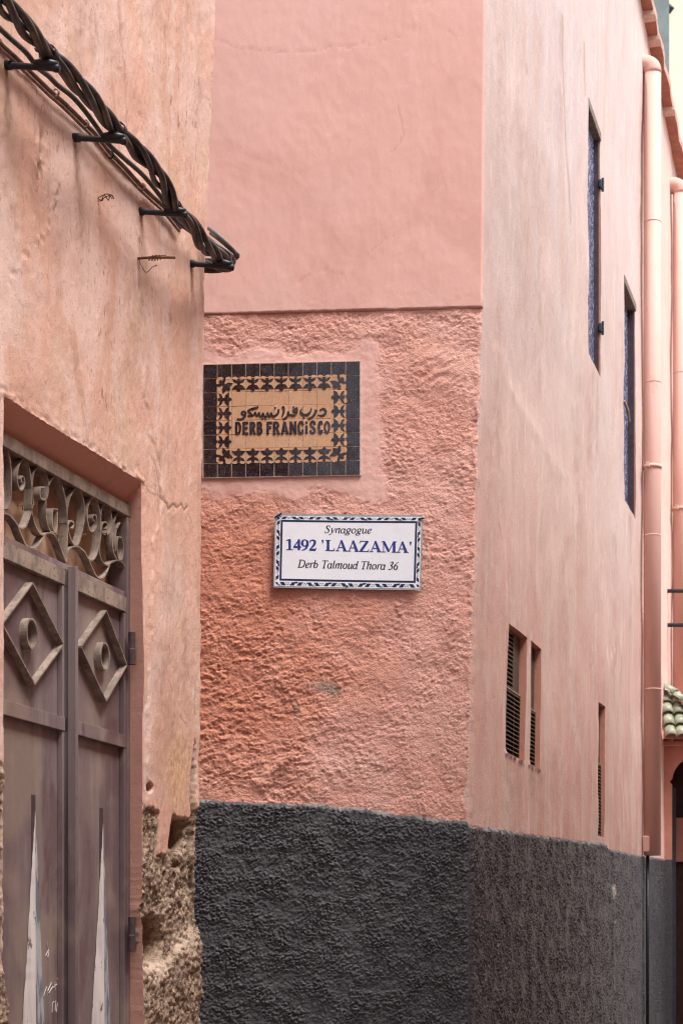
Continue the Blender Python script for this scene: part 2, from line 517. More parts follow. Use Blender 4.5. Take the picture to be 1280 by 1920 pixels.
m = NT('white_enamel')
c = m.mix(m.nramp(m.noise(12, 5, .6), .4, .8, 0, .35), (.77, .80, .84), (.68, .70, .74))
c = m.mix(m.nramp(m.noise(130, 4, .7), .71, .76, 0, .5), c, (.40, .36, .36))
m.color(c); m.rough(.28); m.b.inputs['Specular IOR Level'].default_value = .4
M_SIGN = m.m
M_EDGE = simple('sign_aluminium', (.45, .46, .46), .4, .25, 60, .6)
M_NAVY = simple('navy_print', (.022, .032, .085), .35, .3, 60)
M_BLUE = simple('blue_letter_print', (.030, .045, .235), .35, .2, 60)
M_INK = simple('black_letter_print', (.030, .030, .042), .35, .2, 60)
M_SKYB = simple('pale_blue_print', (.22, .38, .55), .35, .2, 60)

M_SHUT = simple('violet_brown_paint', (.075, .052, .065), .55, .35, 25)
M_SILL = simple('grey_wood', (.24, .19, .155), .8, .45, 40)
m = NT('figured_glass')
v1 = m.voronoi(42, (1, 1, .55)); v2 = m.noise(38, 5, .7, (1, 1, .7), 1.5)
c = m.mix(m.ramp(v2, .40, .52), (.020, .022, .05), (.10, .12, .28))
c = m.mix(m.ramp(v2, .53, .58), c, (.50, .50, .53))
c = m.mix(m.ramp(v1, .05, .22, .8, 0), c, (.12, .11, .08))
m.color(c); m.rough(.18); m.b.inputs['Specular IOR Level'].default_value = .6
m.bump(v2, .012, 1.0)
M_GLASS = m.m
M_VENT = simple('brown_shutter', (.105, .072, .055), .65, .35, 30)
M_SLAT = simple('dusty_slat', (.36, .29, .225), .7, .35, 50)

m = NT('pipe_paint')
c = m.mix(m.nramp(m.noise(4, 5, .6, (1, 1, .25)), .35, .7), (.60, .355, .295), (.63, .40, .34))
c = m.mix(m.nramp(m.noise(25, 5, .7, (1, 1, .3)), .64, .8, 0, .4), c, (.50, .25, .20))
m.color(c); m.rough(.8)
M_PIPE = m.m
M_SOFFIT = simple('soffit_shade', (.42, .165, .115), .9, .25, 20)  # dark red stands for the shadow on the cornice underside
M_FASCIA = simple('fascia_plaster', (.68, .45, .37), .9, .25, 40, bump=.004)
M_FARPEACH = simple('peach_plaster', (.86, .72, .58), .9, .08, 2)
M_FARGREY = simple('grey_green_render', (.20, .24, .235), .8, .25, 6)
M_GREEN = simple('green_glazed_tile', (.20, .25, .165), .35, .5, 25, alt=(.38, .36, .28))
M_PORCH = simple('porch_plaster', (.56, .25, .185), .9, .2, 6)
M_WOOD = simple('dark_door_wood', (.055, .026, .022), .6, .4, 12)
M_IRON = simple('dark_iron', (.045, .05, .06), .45, .3, 30)
M_STONE = simple('paving_stone', (.40, .34, .29), .85, .3, 9)
M_OPP = simple('lane_plaster', (.60, .42, .36), .9, .2, 3)

# ------------------------------------------------------------------ height-field walls
def merge(*arrs, tol=.0012):
    a = np.unique(np.concatenate([np.asarray(x, float) for x in arrs]))
    keep = [a[0]]
    for x in a[1:]:
        if x - keep[-1] > tol: keep.append(x)
    return np.array(keep)

def heightfield(name, fr, S, Z, mapf, disp, holes, mat, parent, label=None):
    """S,Z grids; disp(SS,ZZ,U,V) -> outward relief and attributes; holes: (s0,s1,z0,z1,inner(s,z)->(s,y,z))"""
    S = merge(S, tol=.0009); Z = merge(Z, tol=.0009)
    SS, ZZ = np.meshgrid(S, Z, indexing='ij')
    P0 = mapf(SS, 0 * SS, ZZ)
    U, V = world_px(P0)
    d, attrs = disp(SS, ZZ, U, V)
    P = mapf(SS, -d, ZZ)
    ns, nz = SS.shape
    idx = np.arange(ns * nz).reshape(ns, nz)
    q = np.stack([idx[:-1, :-1], idx[1:, :-1], idx[1:, 1:], idx[:-1, 1:]], -1)
    keep = np.ones(q.shape[:2], bool)
    verts = [P.reshape(-1, 3)]; quads = []
    at = {k: [np.broadcast_to(a, SS.shape).reshape(-1)] for k, a in attrs.items()}
    nv = ns * nz
    for (s0, s1, z0, z1, inner) in holes:
        i0 = int(np.argmin(abs(S - s0))); i1 = int(np.argmin(abs(S - s1)))
        j0 = int(np.argmin(abs(Z - z0))); j1 = int(np.argmin(abs(Z - z1)))
        keep[i0:i1, j0:j1] = False
        loop = [(i, j1) for i in range(i0, i1)] + [(i1, j) for j in range(j1, j0, -1)] + [(i, j0) for i in range(i1, i0, -1)] + [(i0, j) for j in range(j0, j1)]
        L = np.array([idx[a] for a in loop]); n = len(L)
        outer = P.reshape(-1, 3)[L]
        inn = np.array([fr.P(*inner(S[a], Z[b])) for a, b in loop])
        rows = []
        for t in (0.0, .12, .45, 1.0):
            w = (outer * (1 - t) + inn * t)
            if 0 < t < 1:
                w = w + (np.random.RandomState(3).rand(n, 3) - .5) * .0006
            verts.append(w); rows.append(np.arange(nv, nv + n)); nv += n
            for k in at:
                at[k].append(np.full(n, 1.0 if k in ('pink', 'reveal_shade') else 0.0))
        for a, b in zip(rows[:-1], rows[1:]):
            quads.append(np.stack([a, np.roll(a, -1), np.roll(b, -1), b], -1))
    quads = [q[keep]] + quads
    Vv = to_local(np.concatenate(verts), parent)
    me = np_mesh(name, Vv, np.concatenate(quads), True, {k: np.concatenate(a) for k, a in at.items()})
    return tag(link_mesh(name, me, mat, parent), label)

def grid_with(vals, fixed):
    """a sorted grid holding the fixed values, with no other line crowding them"""
    g = np.unique(np.array(vals, float))
    for f in fixed:
        g = g[(abs(g - f) > .004) | np.isin(g, fixed)]
    return np.unique(np.concatenate([g, fixed]))

# ------------------------------------------------------------------ ground
gm = MB().box(None, -60, 60, -60, 60, -.3, 0.0)
tag(gm.build('ground', M_STONE), kind='structure')

# ================================================================== near house on the left
RD = 0.045                                                   # recess of the door
near = thing('house', A.P(-1.5, 0, 0), 'near house at left, peeling pale pink plaster, brown metal double door, broken corner', 'house')
sL, sR = A.px(7, 1300)[0], A.px(268, 1300)[0]
zT = .5 * (A.px(10, 740)[1] + A.px(265, 905)[1])
iL, iR = A.px(2, 1300, RD)[0], A.px(249, 1300, RD)[0]
iT = .5 * (A.px(0, 810, RD)[1] + A.px(248, 945, RD)[1])

def send(z):
    return np.interp(z, [0, 1.8, 3.44, 4.44, 7.2], [-.05, -.05, 0, .10, .2])
def mapA(s, y, z):
    e = send(z) + .004 * perlin(z * 9, z * 0 + 3.3, 5) + .003 * perlin(z * 40, z * 0 + 1.3, 6)
    k = sst(-.6, 0, s)
    s1 = np.where(s <= 0, s + e * k, e)
    y1 = np.where(s <= 0, y, s)
    x2 = np.where(s <= 0, 0, -y)
    return A.P(s1 + x2 * .5, y1, z)

def dispA(s, z, u, v):
    d = .006 * fbm(s * 1.6, z * 1.3, 1, 3) + .0022 * fbm(s * 9, z * 5, 2, 4) + .0009 * fbm(s * 45, z * 28, 3, 3)
    # thicker coat over the corner strip
    edge = 268 + np.interp(v, [600, 760, 860, 935, 1010, 1180, 1500], [-8, 6, 32, 40, 20, 10, 8]) + 6 * fbm(v * .02, v * 0, 9, 3)
    d += .0035 * sst(-3, 3, u - edge)
    # old gouges and flaking patches
    g1 = np.exp(-ell(u, v, 80, 288, 11, 42) ** 2) * (.55 + fbm(s * 40, z * 20, 11, 3))
    d -= .016 * np.clip(g1, 0, 1)
    flake = [(110, 345), (100, 420), (85, 440), (60, 462), (40, 490), (22, 530)]
    fl = np.exp(-(seg_d(u, v, flake) / 7) ** 2)
    d += .006 * fl * fbm(s * 60, z * 40, 12, 3)
    zig = [(303, 932), (313, 945), (316, 955), (325, 945), (331, 952), (338, 945), (344, 957), (350, 950)]
    ck = np.exp(-(seg_d(u, v, zig) / 1.6) ** 2)
    for pts in ([(290, 860), (300, 900), (304, 934)], [(222, -10), (226, 60), (234, 140), (240, 240)], [(352, 965), (358, 980)],
                [(180, 25), (184, 60), (188, 85)], [(330, 1335), (342, 1355), (350, 1362)], [(315, 1210), (316, 1230)],
                [(365, 1265), (362, 1340)], [(330, 830), (328, 850)], [(312, 1275), (320, 1300)], [(268, 905), (285, 925), (300, 930)]):
        ck = np.maximum(ck, .42 * np.exp(-(seg_d(u + 1.5 * fbm(v * .06, u * .06, 8, 3), v, pts) / 1.2) ** 2))
    d -= .0026 * ck
    # ragged lintel edge above the door
    lint = sst(30, 0, zT * 1000 - z * 1000 + 30) * 0
    near_l = np.exp(-((z - zT) / .02) ** 2) * ((s > sL - .03) & (s < sR + .02))
    d += .005 * near_l * fbm(s * 40, z * 40, 15, 3)
    # exposed earth at the foot of the corner
    jag = 9 * fbm(u * .05, v * .012, 21, 4) + 4 * perlin(u * .35, v * .1, 22)
    bnd = np.interp(u, [262, 285, 296, 318, 330, 352, 362, 376], [1508, 1512, 1524, 1528, 1535, 1532, 1520, 1525])
    ex = sst(-2.5, 2.5, v - bnd - jag) * sst(-2, 2, u - 268 - .3 * jag)
    strip = sst(2.5, -2.5, np.abs(u - np.interp(v, [1350, 1420, 1500, 1560], [366, 363, 361, 364])) - np.interp(v, [1370, 1440, 1500, 1560, 1740], [0, 3, 5, 6, 7]) - .25 * jag) * sst(1375, 1385, v) * (1 - sst(1730, 1750, v))
    ex = np.maximum(ex, strip)
    tongue = sst(2, -2, np.abs(u - np.interp(v, [1510, 1560, 1610], [312, 308, 304])) - np.interp(v, [1510, 1550, 1600], [14, 11, 9])) * (1 - sst(1600, 1606, v + .4 * jag)) * sst(1500, 1510, v)
    ex = ex * (1 - tongue)
    hole = sst(1.15, .8, ell(u, v, 281, 1476, 5.5, 8) + .02 * jag)
    ex = np.maximum(ex, hole)
    ex_l = sst(-3, 3, v - 1430 - 25 * fbm(s * 9, z * 3, 23, 3)) * sst(9, 4, u) * sst(-2.34, -2.28, s + .03 * fbm(z * 8, z * 0, 24, 3))
    ex = np.maximum(ex, ex_l)
    lumps = .8 * fbm(s * 10, z * 9, 31, 6, .65) + .8 * crumbs(s * 70, z * 60, 33, .7) + .4 * crumbs(s * 120, z * 120, 34, .7)
    e = -.012 + .011 * lumps
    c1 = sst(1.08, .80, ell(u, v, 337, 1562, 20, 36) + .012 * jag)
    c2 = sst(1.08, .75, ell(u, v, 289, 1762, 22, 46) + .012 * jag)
    e = e * (1 - .5 * np.maximum(c1, c2)) - .085 * c1 - .085 * c2 - .035 * hole - .03 * strip
    e = e - .02 * sst(1.2, .6, ell(u, v, 334, 1622, 10, 6)) - .025 * sst(1.2, .6, ell(u, v, 335, 1668, 5, 8))
    bul = sst(-8, 12, v - np.interp(u, [265, 290, 320, 345, 375], [1815, 1812, 1790, 1762, 1742]) - .6 * jag)
    e = e + .020 * bul
    d = d * (1 - ex) + e * ex
    cem = np.clip(np.maximum(sst(1.2, .4, ell(u, v, 292, 1822, 34, 24) + .02 * jag), .9 * sst(1.2, .4, ell(u, v, 345, 1770, 22, 34) + .02 * jag)), 0, 1) * ex * sst(.0, .35, lumps + .6) * .8
    # rounded arris
    r = .022
    d = d - np.where(s > -r, (np.clip(s + r, 0, r) / r) ** 2 * .016, 0)
    d = np.where(s > 0, np.minimum(d, .0) * .6, d)
    chips = (s > -.02) & (s <= 0.03)
    d -= np.where(chips, .012 * np.clip(fbm(s * 20, z * 16, 41, 3) - .15, 0, 1), 0)
    chipm = sst(-.012, 0, s) * np.clip(fbm(s * 20, z * 22, 41, 3) - .1, 0, .5) * 1.6
    tan = sst(1.1, .6, ell(u, v, 335, 1450, 30, 95) + .012 * jag) * (1 - ex)
    pink = np.maximum(sst(2, -2, u - 269) * (u > 230) * (v > 905) * .9, tongue * .4)
    deep = np.clip(c1 * .35 + c2 * .35 + hole, 0, 1) * ex
    dr = streaks(u, v, [(14, 128, 330, 5, .8), (146, 268, 420, 4, .7), (154, 330, 520, 7, .6), (260, 402, 500, 3, .9), (357, 500, 640, 4, .7), (352, 520, 700, 8, .4), (150, -40, 190, 9, .6), (178, 20, 170, 7, .6),  # thin streaks under the bracket bases are their painted shadows, others drip stains
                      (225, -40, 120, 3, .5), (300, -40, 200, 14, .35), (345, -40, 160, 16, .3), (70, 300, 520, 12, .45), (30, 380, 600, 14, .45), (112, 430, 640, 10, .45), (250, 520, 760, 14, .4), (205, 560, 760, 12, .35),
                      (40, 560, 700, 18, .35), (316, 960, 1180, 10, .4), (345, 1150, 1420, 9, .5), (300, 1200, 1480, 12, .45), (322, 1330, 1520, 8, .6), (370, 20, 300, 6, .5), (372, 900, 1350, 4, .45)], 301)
    return d, {'drip_and_shadow': dr, 'adobe': ex, 'earth_shade': np.clip(c1 + c2, 0, 1) * ex, 'cement': cem, 'crack_and_shadow': np.clip(ck * .75 + .8 * chipm + sst(.25, .7, g1) * .6 + .2 * np.clip(fl * fbm(s * 60, z * 40, 12, 3) - .2, 0, 1), 0, 1), 'tan': tan * .85, 'pink': np.where(s > -2.3, pink, 0)}

S = np.concatenate([np.linspace(-8, -2.35, 12), np.arange(-2.3, -.7, .0085), np.arange(-.7, .0001, .0045), [.012, .03, .06, .1, .2, .5, 1.2, 2.5]])
Z = np.concatenate([np.linspace(0, 1.0, 14), np.arange(1.03, 2.9, .0050), np.arange(2.9, 4.6, .0065), np.linspace(4.65, 7.2, 16)])
S = grid_with(S, [sL, sR]); Z = grid_with(Z, [zT])
def innerA(s, z):
    ss = iL + (s - sL) / (sR - sL) * (iR - iL)
    zz = min(z, iT) if z < zT - 1e-6 else iT
    return ss, RD + .03, zz
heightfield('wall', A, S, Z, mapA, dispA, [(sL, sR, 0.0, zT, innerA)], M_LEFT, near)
rb = MB().box(A, -8, .18, .0, 4, 7.16, 7.3)
rb.build('roof', M_OPP, near)

# ---- double door
zl_top = .5 * (A.px(0, 1010, RD)[1] + A.px(240, 1120, RD)[1])
zl_tb = zl_top - .045
zm_t = A.px(0, 1308, RD)[1]; zm_b = zm_t - .040
tr_b = A.px(248, 971, RD)[1]
def sA(u, y=RD): return A.px(u, 1300, y)[0]

fr_ = MB()
fr_.box(A, iL - .02, iR, RD + .002, RD + .06, tr_b, iT)                       # head
door_frame = fr_.build('door_frame', M_BAR, near, bevel=.002)
MB().box(A, sA(241), iR, RD + .004, RD + .06, 0, tr_b).build('jamb', M_DOOR, door_frame, bevel=.002)
MB().box(A, iL - .02, sA(5), RD + .004, RD + .06, 0, tr_b).build('jamb', M_DOOR, door_frame, bevel=.002)

def leaf(u0, u1, label, diamond, ring, spike, astragal):
    s0, s1 = sA(u0), sA(u1)
    lf = MB()
    lf.box(A, s0, s1, RD + .022, RD + .03, 0, zl_top)                          # sheet
    lo = lf.build('door_leaf', M_DOOR, near, label=label)
    MB().box(A, s0, s1, RD + .004, RD + .0215, zl_tb, zl_top + .001).build('rail', M_BAR, lo, bevel=.0015)
    MB().box(A, s0, s1, RD + .004, RD + .0215, zm_b, zm_t).build('rail', M_DOOR, lo, bevel=.0015)
    MB().box(A, s0, s0 + .012, RD + .006, RD + .0215, 0, zl_tb - .0005).build('stile', M_DOOR, lo, bevel=.0015)
    MB().box(A, s1 - .014, s1, RD + .006, RD + .0215, 0, zl_tb - .0005).build('stile', M_DOOR, lo, bevel=.0015)
    # lozenge of flat bars standing on edge
    pts = [A.px(u, v, RD + .002) for u, v in diamond]
    ctr = np.mean(pts, axis=0)
    for k in range(4):
        a = np.array(pts[k]); b = np.array(pts[(k + 1) % 4])
        MB().strap(A, [a, a * .67 + b * .33, a * .33 + b * .67, b], RD - .002, RD + .0218, .0045).build('lozenge_bar', M_BAR, lo)
    rc = A.px(*ring, RD)
    rg = MB()
    n = 28; V = []
    for k in range(n):
        a = 2 * math.pi * k / n
        for rr, y in ((1, RD - .002), (1, RD + .0218), (.87, RD + .0218), (.87, RD - .002)):
            V.append(A.P(rc[0] + .034 * rr * math.cos(a), y, rc[1] + .043 * rr * math.sin(a)))
    rg.add(V, [(4 * k + j, 4 * k + (j + 1) % 4, 4 * ((k + 1) % n) + (j + 1) % 4, 4 * ((k + 1) % n) + j) for k in range(n) for j in range(4)])
    rg.build('ring', M_BAR, lo, smooth=False)
    # tall spike ornament, its paint peeled to white
    (ax, ay), (bl, bm_, br, bv) = spike
    ap = A.px(ax, ay, RD + .021)
    def line(ua, ub, yy):
        out = []
        for t in np.linspace(0, 1, 40):
            v = ay + (2080 - ay) * t
            u = ax + (ua - ax) * (v - ay) / (bv - ay)
            y_ = RD + .0205 - (RD + .0205 - yy) * min(1.0, t * 1.6)
            s, z = A.px(u, v, y_)
            out.append((s, z, y_))
        return out
    L = line(bl, None, RD + .0203); Mi = line(bm_, None, RD + .006); R = line(br, None, RD + .0203)
    def face(name, a, b, ya, yb, mat, jag):
        V = []
        for i, (p, q) in enumerate(zip(a, b)):
            j = (random.uniform(-1, 1) * jag)
            V.append(A.P(p[0] + j, p[2], p[1]))
            V.append(A.P(q[0], q[2], q[1]))
        mb = MB(); mb.add(V, [(2 * i, 2 * i + 1, 2 * i + 3, 2 * i + 2) for i in range(len(a) - 1)])
        return mb.build(name, mat, lo)
    face('spike_face', L, Mi, RD + .0205, RD + .004, M_PEEL, .0022)
    face('spike_face', R, Mi, RD + .0205, RD + .004, M_CHALK, .0008)
    # dark slot left of the spike
    s_, z_ = A.px(ax - 3, ay - 30, RD + .02)
    MB().box(A, s_ - .012, s_ + .012, RD + .0206, RD + .0219, z_ - .35, z_).build('backing_strip', M_HINGE, lo, bevel=.001)
    if astragal:
        MB().box(A, s0 - .006, s0 + .012, RD - .022, RD + .0035, 0, zl_top + .012).build('astragal', M_DOOR, lo, bevel=.002)
    return lo
leaf(5, 125, 'door leaf on the left with an oval ring inside its lozenge', [(60, 1093), (118, 1208), (64, 1283), (3, 1170)], (60, 1188), ((67, 1520), (43, 68, 84, 1920)), False)
lr = leaf(131, 240, 'door leaf on the right, by the hinges', [(198, 1145), (237, 1247), (198, 1315), (151, 1213)], (197, 1231), ((194, 1545), (172, 196, 207, 1920)), True)
for v0, v1 in ((1186, 1246), (1720, 1785)):
    z0 = A.px(250, v1, RD - .02)[1]; z1 = A.px(250, v0, RD - .02)[1]
    s = sA(247, RD - .015)
    MB().tube([A.P(s, RD - .016, z0), A.P(s, RD - .016, (z0 + z1) / 2 - .003), A.P(s, RD - .016, (z0 + z1) / 2), A.P(s, RD - .016, z1)], [.0115, .0115, .010, .0115], 12).build('hinge', M_HINGE, lr)
# chalk scribbles on the left leaf
sc = [[(88, 1765), (92, 1785), (90, 1795)], [(92, 1780), (86, 1792)], [(82, 1868), (88, 1850), (90, 1868)], [(90, 1858), (97, 1842)], [(92, 1862), (99, 1850)],
      [(100, 1852), (107, 1845)], [(103, 1842), (104, 1856)], [(108, 1836), (111, 1825), (112, 1842)], [(113, 1838), (116, 1822), (118, 1836)], [(114, 1846), (120, 1844)],
      [(98, 1898), (99, 1880), (102, 1878)], [(104, 1895), (105, 1876), (108, 1880), (106, 1898)]]
for st in sc:
    pts = [A.P(*(lambda p: (p[0], RD + .0208, p[1]))(A.px(u, v, RD + .021))) for u, v in st]
    MB().tube(pts, .0011, 5).build('chalk_stroke', M_PEEL, lr.parent.children[0] if False else bpy.data.objects['door_leaf'])

# ---- transom grille
gr_frame = MB().box(A, sA(5), sA(241), RD + .012, RD + .05, zl_top + .004, zl_top + .020)
grille = gr_frame.build('transom_grille', M_DOOR, near, bevel=.0015)
ZK = 4.74
SCROLLS = [
    [(-30, 260), (-5, 130), (40, 80), (75, 120), (100, 250), (106, 420), (98, 560), (75, 640)],
    [(40, 420), (22, 400), (18, 500), (22, 600), (50, 672)],
    [(302, 600), (292, 500), (270, 300), (245, 215), (215, 195), (178, 240), (158, 330), (166, 430), (195, 468), (222, 430), (222, 370), (200, 345), (190, 372), (202, 400)],
    [(302, 600), (275, 690), (240, 780), (205, 805), (170, 790), (110, 710), (50, 675), (-20, 700)],
    [(408, 442), (368, 447), (360, 510), (380, 550), (415, 545), (434, 480), (430, 380), (400, 300), (350, 268), (312, 300), (293, 380), (286, 520), (286, 640), (310, 750), (350, 840), (390, 868), (430, 850), (470, 852), (510, 900), (550, 1000), (592, 1110)],
    [(165, 790), (200, 880), (240, 960), (295, 990), (350, 960), (400, 870)],
    [(515, 640), (478, 640), (470, 720), (474, 800), (500, 848), (514, 780), (514, 660)],
    [(500, 848), (450, 830), (420, 740), (412, 600), (425, 480), (450, 400), (495, 345), (540, 390), (580, 520), (600, 700), (602, 900), (594, 1110)],
    [(598, 1115), (610, 1020), (640, 978), (690, 970), (750, 1010), (790, 1080), (825, 1092), (868, 1030), (890, 900), (896, 760), (886, 640), (862, 560), (832, 530), (800, 570), (781, 660), (786, 760), (806, 825), (838, 830), (865, 780), (860, 700), (836, 690), (826, 720), (842, 745)],
    [(650, 812), (662, 770), (640, 742), (616, 762), (614, 830), (632, 900), (670, 962), (705, 940), (738, 830), (752, 720), (750, 580), (726, 490), (690, 455), (660, 470), (626, 540), (604, 640), (600, 760)],
    [(790, 1080), (820, 1150), (860, 1230), (905, 1256), (950, 1210), (978, 1135)],
    [(945, 818), (960, 782), (945, 752), (918, 765), (908, 810), (918, 850), (950, 866), (980, 840), (998, 760), (990, 660), (968, 600), (940, 585), (912, 630), (900, 720), (902, 850), (890, 950), (892, 1040), (920, 1110), (960, 1135), (1000, 1110), (1050, 1090), (1092, 1112), (1130, 1200), (1165, 1340)],
    [(1085, 890), (1052, 892), (1044, 1000), (1062, 1092), (1090, 1080), (1102, 1000), (1092, 900)],
    [(1165, 1040), (1172, 900), (1152, 745), (1112, 672), (1080, 655), (1040, 690), (1012, 790), (1000, 900), (1010, 1010), (1040, 1082)],
    [(1072, 758), (1040, 820), (1026, 930), (1030, 1010)],
]
for c_ in SCROLLS:
    px = [(x / ZK, 820 + y / ZK) for x, y in c_]
    pts = [A.px(u, v, RD + .012) for u, v in px]
    MB().strap(A, catmull(pts, 7), RD + .012, RD + .036, .0042).build('scroll', M_BAR, grille, smooth=False)
for u_, v_ in ((38, 948), (62, 947), (104, 1003), (157, 1003), (197, 1000)):
    s, z = A.px(u_, v_, RD + .01)
    MB().tube([A.P(s - .018, RD + .008, z - .004), A.P(s, RD + .006, z), A.P(s + .014, RD + .010, z + .006), A.P(s + .02, RD + .012, z - .008)], .0015, 6).build('tie_wire', M_RUST, grille)
# sheet behind the grille
S2 = np.linspace(sA(-8, RD + .1), sA(222, RD + .1), 150); Z2 = np.linspace(zl_top - .05, tr_b + .04, 70)
def dispSheet(s, z, u, v):
    f = .016 * np.abs(fbm(s * 7 + z * 3, z * 4 - s * 2, 61, 3)) + .022 * np.exp(-ell(u, v, 28, 960, 24, 24) ** 2) + .02 * np.exp(-ell(u, v, 85, 985, 14, 24) ** 2) + .018 * np.exp(-ell(u, v, 170, 1010, 10, 30) ** 2)
    return f - .02 * sst(tr_b - .05, tr_b + .01, z), {}
heightfield('sheet', A, S2, Z2, lambda s, y, z: A.P(s, y + RD + .085, z), dispSheet, [], M_CLOTH, near)
MB().box(A, sL - .3, sR + .3, RD + .14, RD + .16, 0, 3.0).build('backing', M_DARK, near)

# ================================================================== corner house
corner = thing('house', B.P(0, 0, 0), 'corner house facing the camera, terracotta plaster above a black roughcast dado', 'house')
zS = lambda u, v: B.px(u, v)[1]
z_line = [zS(386, 590), zS(895, 577)]
SGL, SGR = B.px(382, 790)[0], B.px(675, 790)[0]
SGT, SGB = B.px(530, 682)[1], B.px(530, 894)[1]
fd_u = [370, 500, 600, 700, 750, 800, 877, 905]; fd_v = [1497, 1503, 1506, 1517, 1525, 1529, 1537, 1537]
fd_s = np.array([B.px(u, v)[0] for u, v in zip(fd_u, fd_v)]); fd_z = np.array([B.px(u, v)[1] for u, v in zip(fd_u, fd_v)])

def clean_lean(z):
    return C.lean(np.zeros_like(np.asarray(z, float)), z)
def mapB(s, y, z):
    k = sst(-.35, 0, s)
    return B.P(s + k * clean_lean(z), y, z)

def dispB(s, z, u, v):
    zl = np.interp(s, [B.px(386, 590)[0], 0], z_line) + .0015 * fbm(s * 20, s * 0 + 2, 71, 3)
    up = sst(-.003, .003, z - zl)                              # smooth coat above
    # mortar margin round the tile sign
    mx = np.maximum(np.maximum(SGL - s, s - SGR) - .0, np.maximum(SGB - z, z - SGT))
    mar = sst(.045, .0, mx - .028 - .03 * (s > SGR) - .03 * fbm(s * 8, z * 8, 73, 4) - .02 * (z < SGB))
    ro = (1 - up) * (1 - .9 * mar)
    # thrown stucco
    left_ = sst(.15, -.35, s + .55)
    w1 = fbm(s * 5, z * 5, 81, 3) * .012; w2 = fbm(s * 5, z * 5, 82, 3) * .012
    x, y = s + w1, z + w2
    n1 = fbm(x * 34, y * 48, 83, 4, .6) + .35 * left_ * fbm(x * 15, y * 24, 90, 3, .6)
    n2 = .7 * crumbs(x * 58, y * 76, 84, .8) + .75 * crumbs(x * 105, y * 125, 86, .8)
    n3 = fbm(s * 110, z * 120, 87, 2, .6)
    big = fbm(s * 5, z * 6, 88, 3)
    left = sst(.15, -.35, s + .55)
    low = sst(zS(500, 1000), zS(500, 1250), z)
    cl = np.clip(.9 + .6 * fbm(s * 7, z * 8, 89, 3), .35, 1.4)        # some areas smoother, some coarser
    rough_amp = (.0036 + .0022 * left * low) * cl
    d = ro * (rough_amp * (n1 * .55 + .70 * n2) + .0008 * n3 + .005 * big)
    # wavy ridges low on the left
    rid = np.abs(perlin((s * .8 + z * .5) * 9 + w1 * 40, (z - s * .3) * 22, 91))
    d += ro * left * low * .004 * (.5 - rid)
    # trowelled swirls top right
    sw = np.exp(-ell(u, v, 830, 700, 45, 60) ** 2)
    d = d * (1 - .55 * sw) + ro * sw * (.008 + .004 * perlin(s * 14 + z * 10, z * 40 - s * 30, 93))
    # diagonal runs under the stain
    rr_ = np.exp(-(seg_d(u, v, [(565, 1345), (540, 1420), (490, 1470)]) / 14) ** 2)
    d += ro * rr_ * .012
    d += mar * (1 - up) * (.0035 + .0009 * fbm(s * 30, z * 30, 95, 3))
    d += up * (.011 + .0018 * fbm(s * 2.4, z * 2, 97, 3) + .0005 * fbm(s * 24, z * 18, 98, 4))
    d += .006 * (1 - up) * np.exp(-((zl - z) / .006) ** 2) * 0
    # faint cracks in the smooth coat
    wob = 5 * fbm(u * .03, v * .03, 99, 3)
    ck = np.zeros_like(s)
    for pts in ([(400, 75), (460, 95), (540, 100), (640, 92), (760, 70)], [(745, 200), (752, 250), (735, 290)], [(690, 478), (720, 450), (745, 440)], [(560, 530), (600, 505), (640, 515)], [(840, 60), (850, 68)]):
        ck = np.maximum(ck, np.exp(-(seg_d(u + wob, v + wob, pts) / 1.4) ** 2) * .8)
    d -= .0012 * ck * up
    # crumbling arris on the lower part
    ar = sst(-.06, -.01, s) * (1 - up)
    d += ar * (.004 * fbm(s * 30, z * 14, 101, 4) - .003)
    d -= .03 * sst(-.012, -.030, z - np.interp(s, fd_s, fd_z))
    r = .012
    d = d - np.where(s > -r, (np.clip(s + r, 0, r) / r) ** 2 * .010, 0)
    st = sst(1.1, .3, ell(u, v, 612, 1290, 40, 18) + .35 * fbm(s * 18, z * 18, 103, 3)) + .5 * sst(1, .3, ell(u, v, 556, 1330, 8, 26) + .4 * fbm(s * 20, z * 20, 104, 3)) + .5 * sst(1, .3, ell(u, v, 775, 1497, 18, 5))
    red = sst(.65, -.1, (u - 380) / 300 - .55 * np.exp(-((v - 1180) / 330) ** 2) + .28 * fbm(s * 3, z * 3, 105, 4)) * sst(820, 1050, v) * (1 - .55 * sst(1340, 1500, v + .0 * u))  # reddish bounce between the walls, painted into the lower left
    red = np.maximum(red, .75 * np.exp(-ell(u, v, 600, 1270, 130, 60) ** 2))
    return d, {'rough': ro, 'red': np.clip(red, 0, 1) * (1 - up), 'grime': np.clip(st, 0, 1) * .8, 'crack_and_shadow': np.maximum(ck * up * .25, .8 * (1 - up) * np.exp(-((zl - z - .002) / .003) ** 2) * sst(-.9, -.5, perlin(s * 6, s * 0, 7)))}  # shadow line under the smooth coat's edge is painted in with the cracks

sl = B.px(372, 900)[0]
S = np.concatenate([np.linspace(-3.8, sl - .1, 6), np.arange(sl - .05, .0001, .0038), [0.0]])
Z = np.concatenate([[1.5, 1.6], np.arange(1.66, 4.06, .0038), np.arange(4.07, 5.35, .009), np.linspace(5.4, 8.3, 14)])
heightfield('wall', B, np.unique(S), Z, mapB, dispB, [], M_FRONT, corner, label='wall face with the two signs, smooth above and rough below')

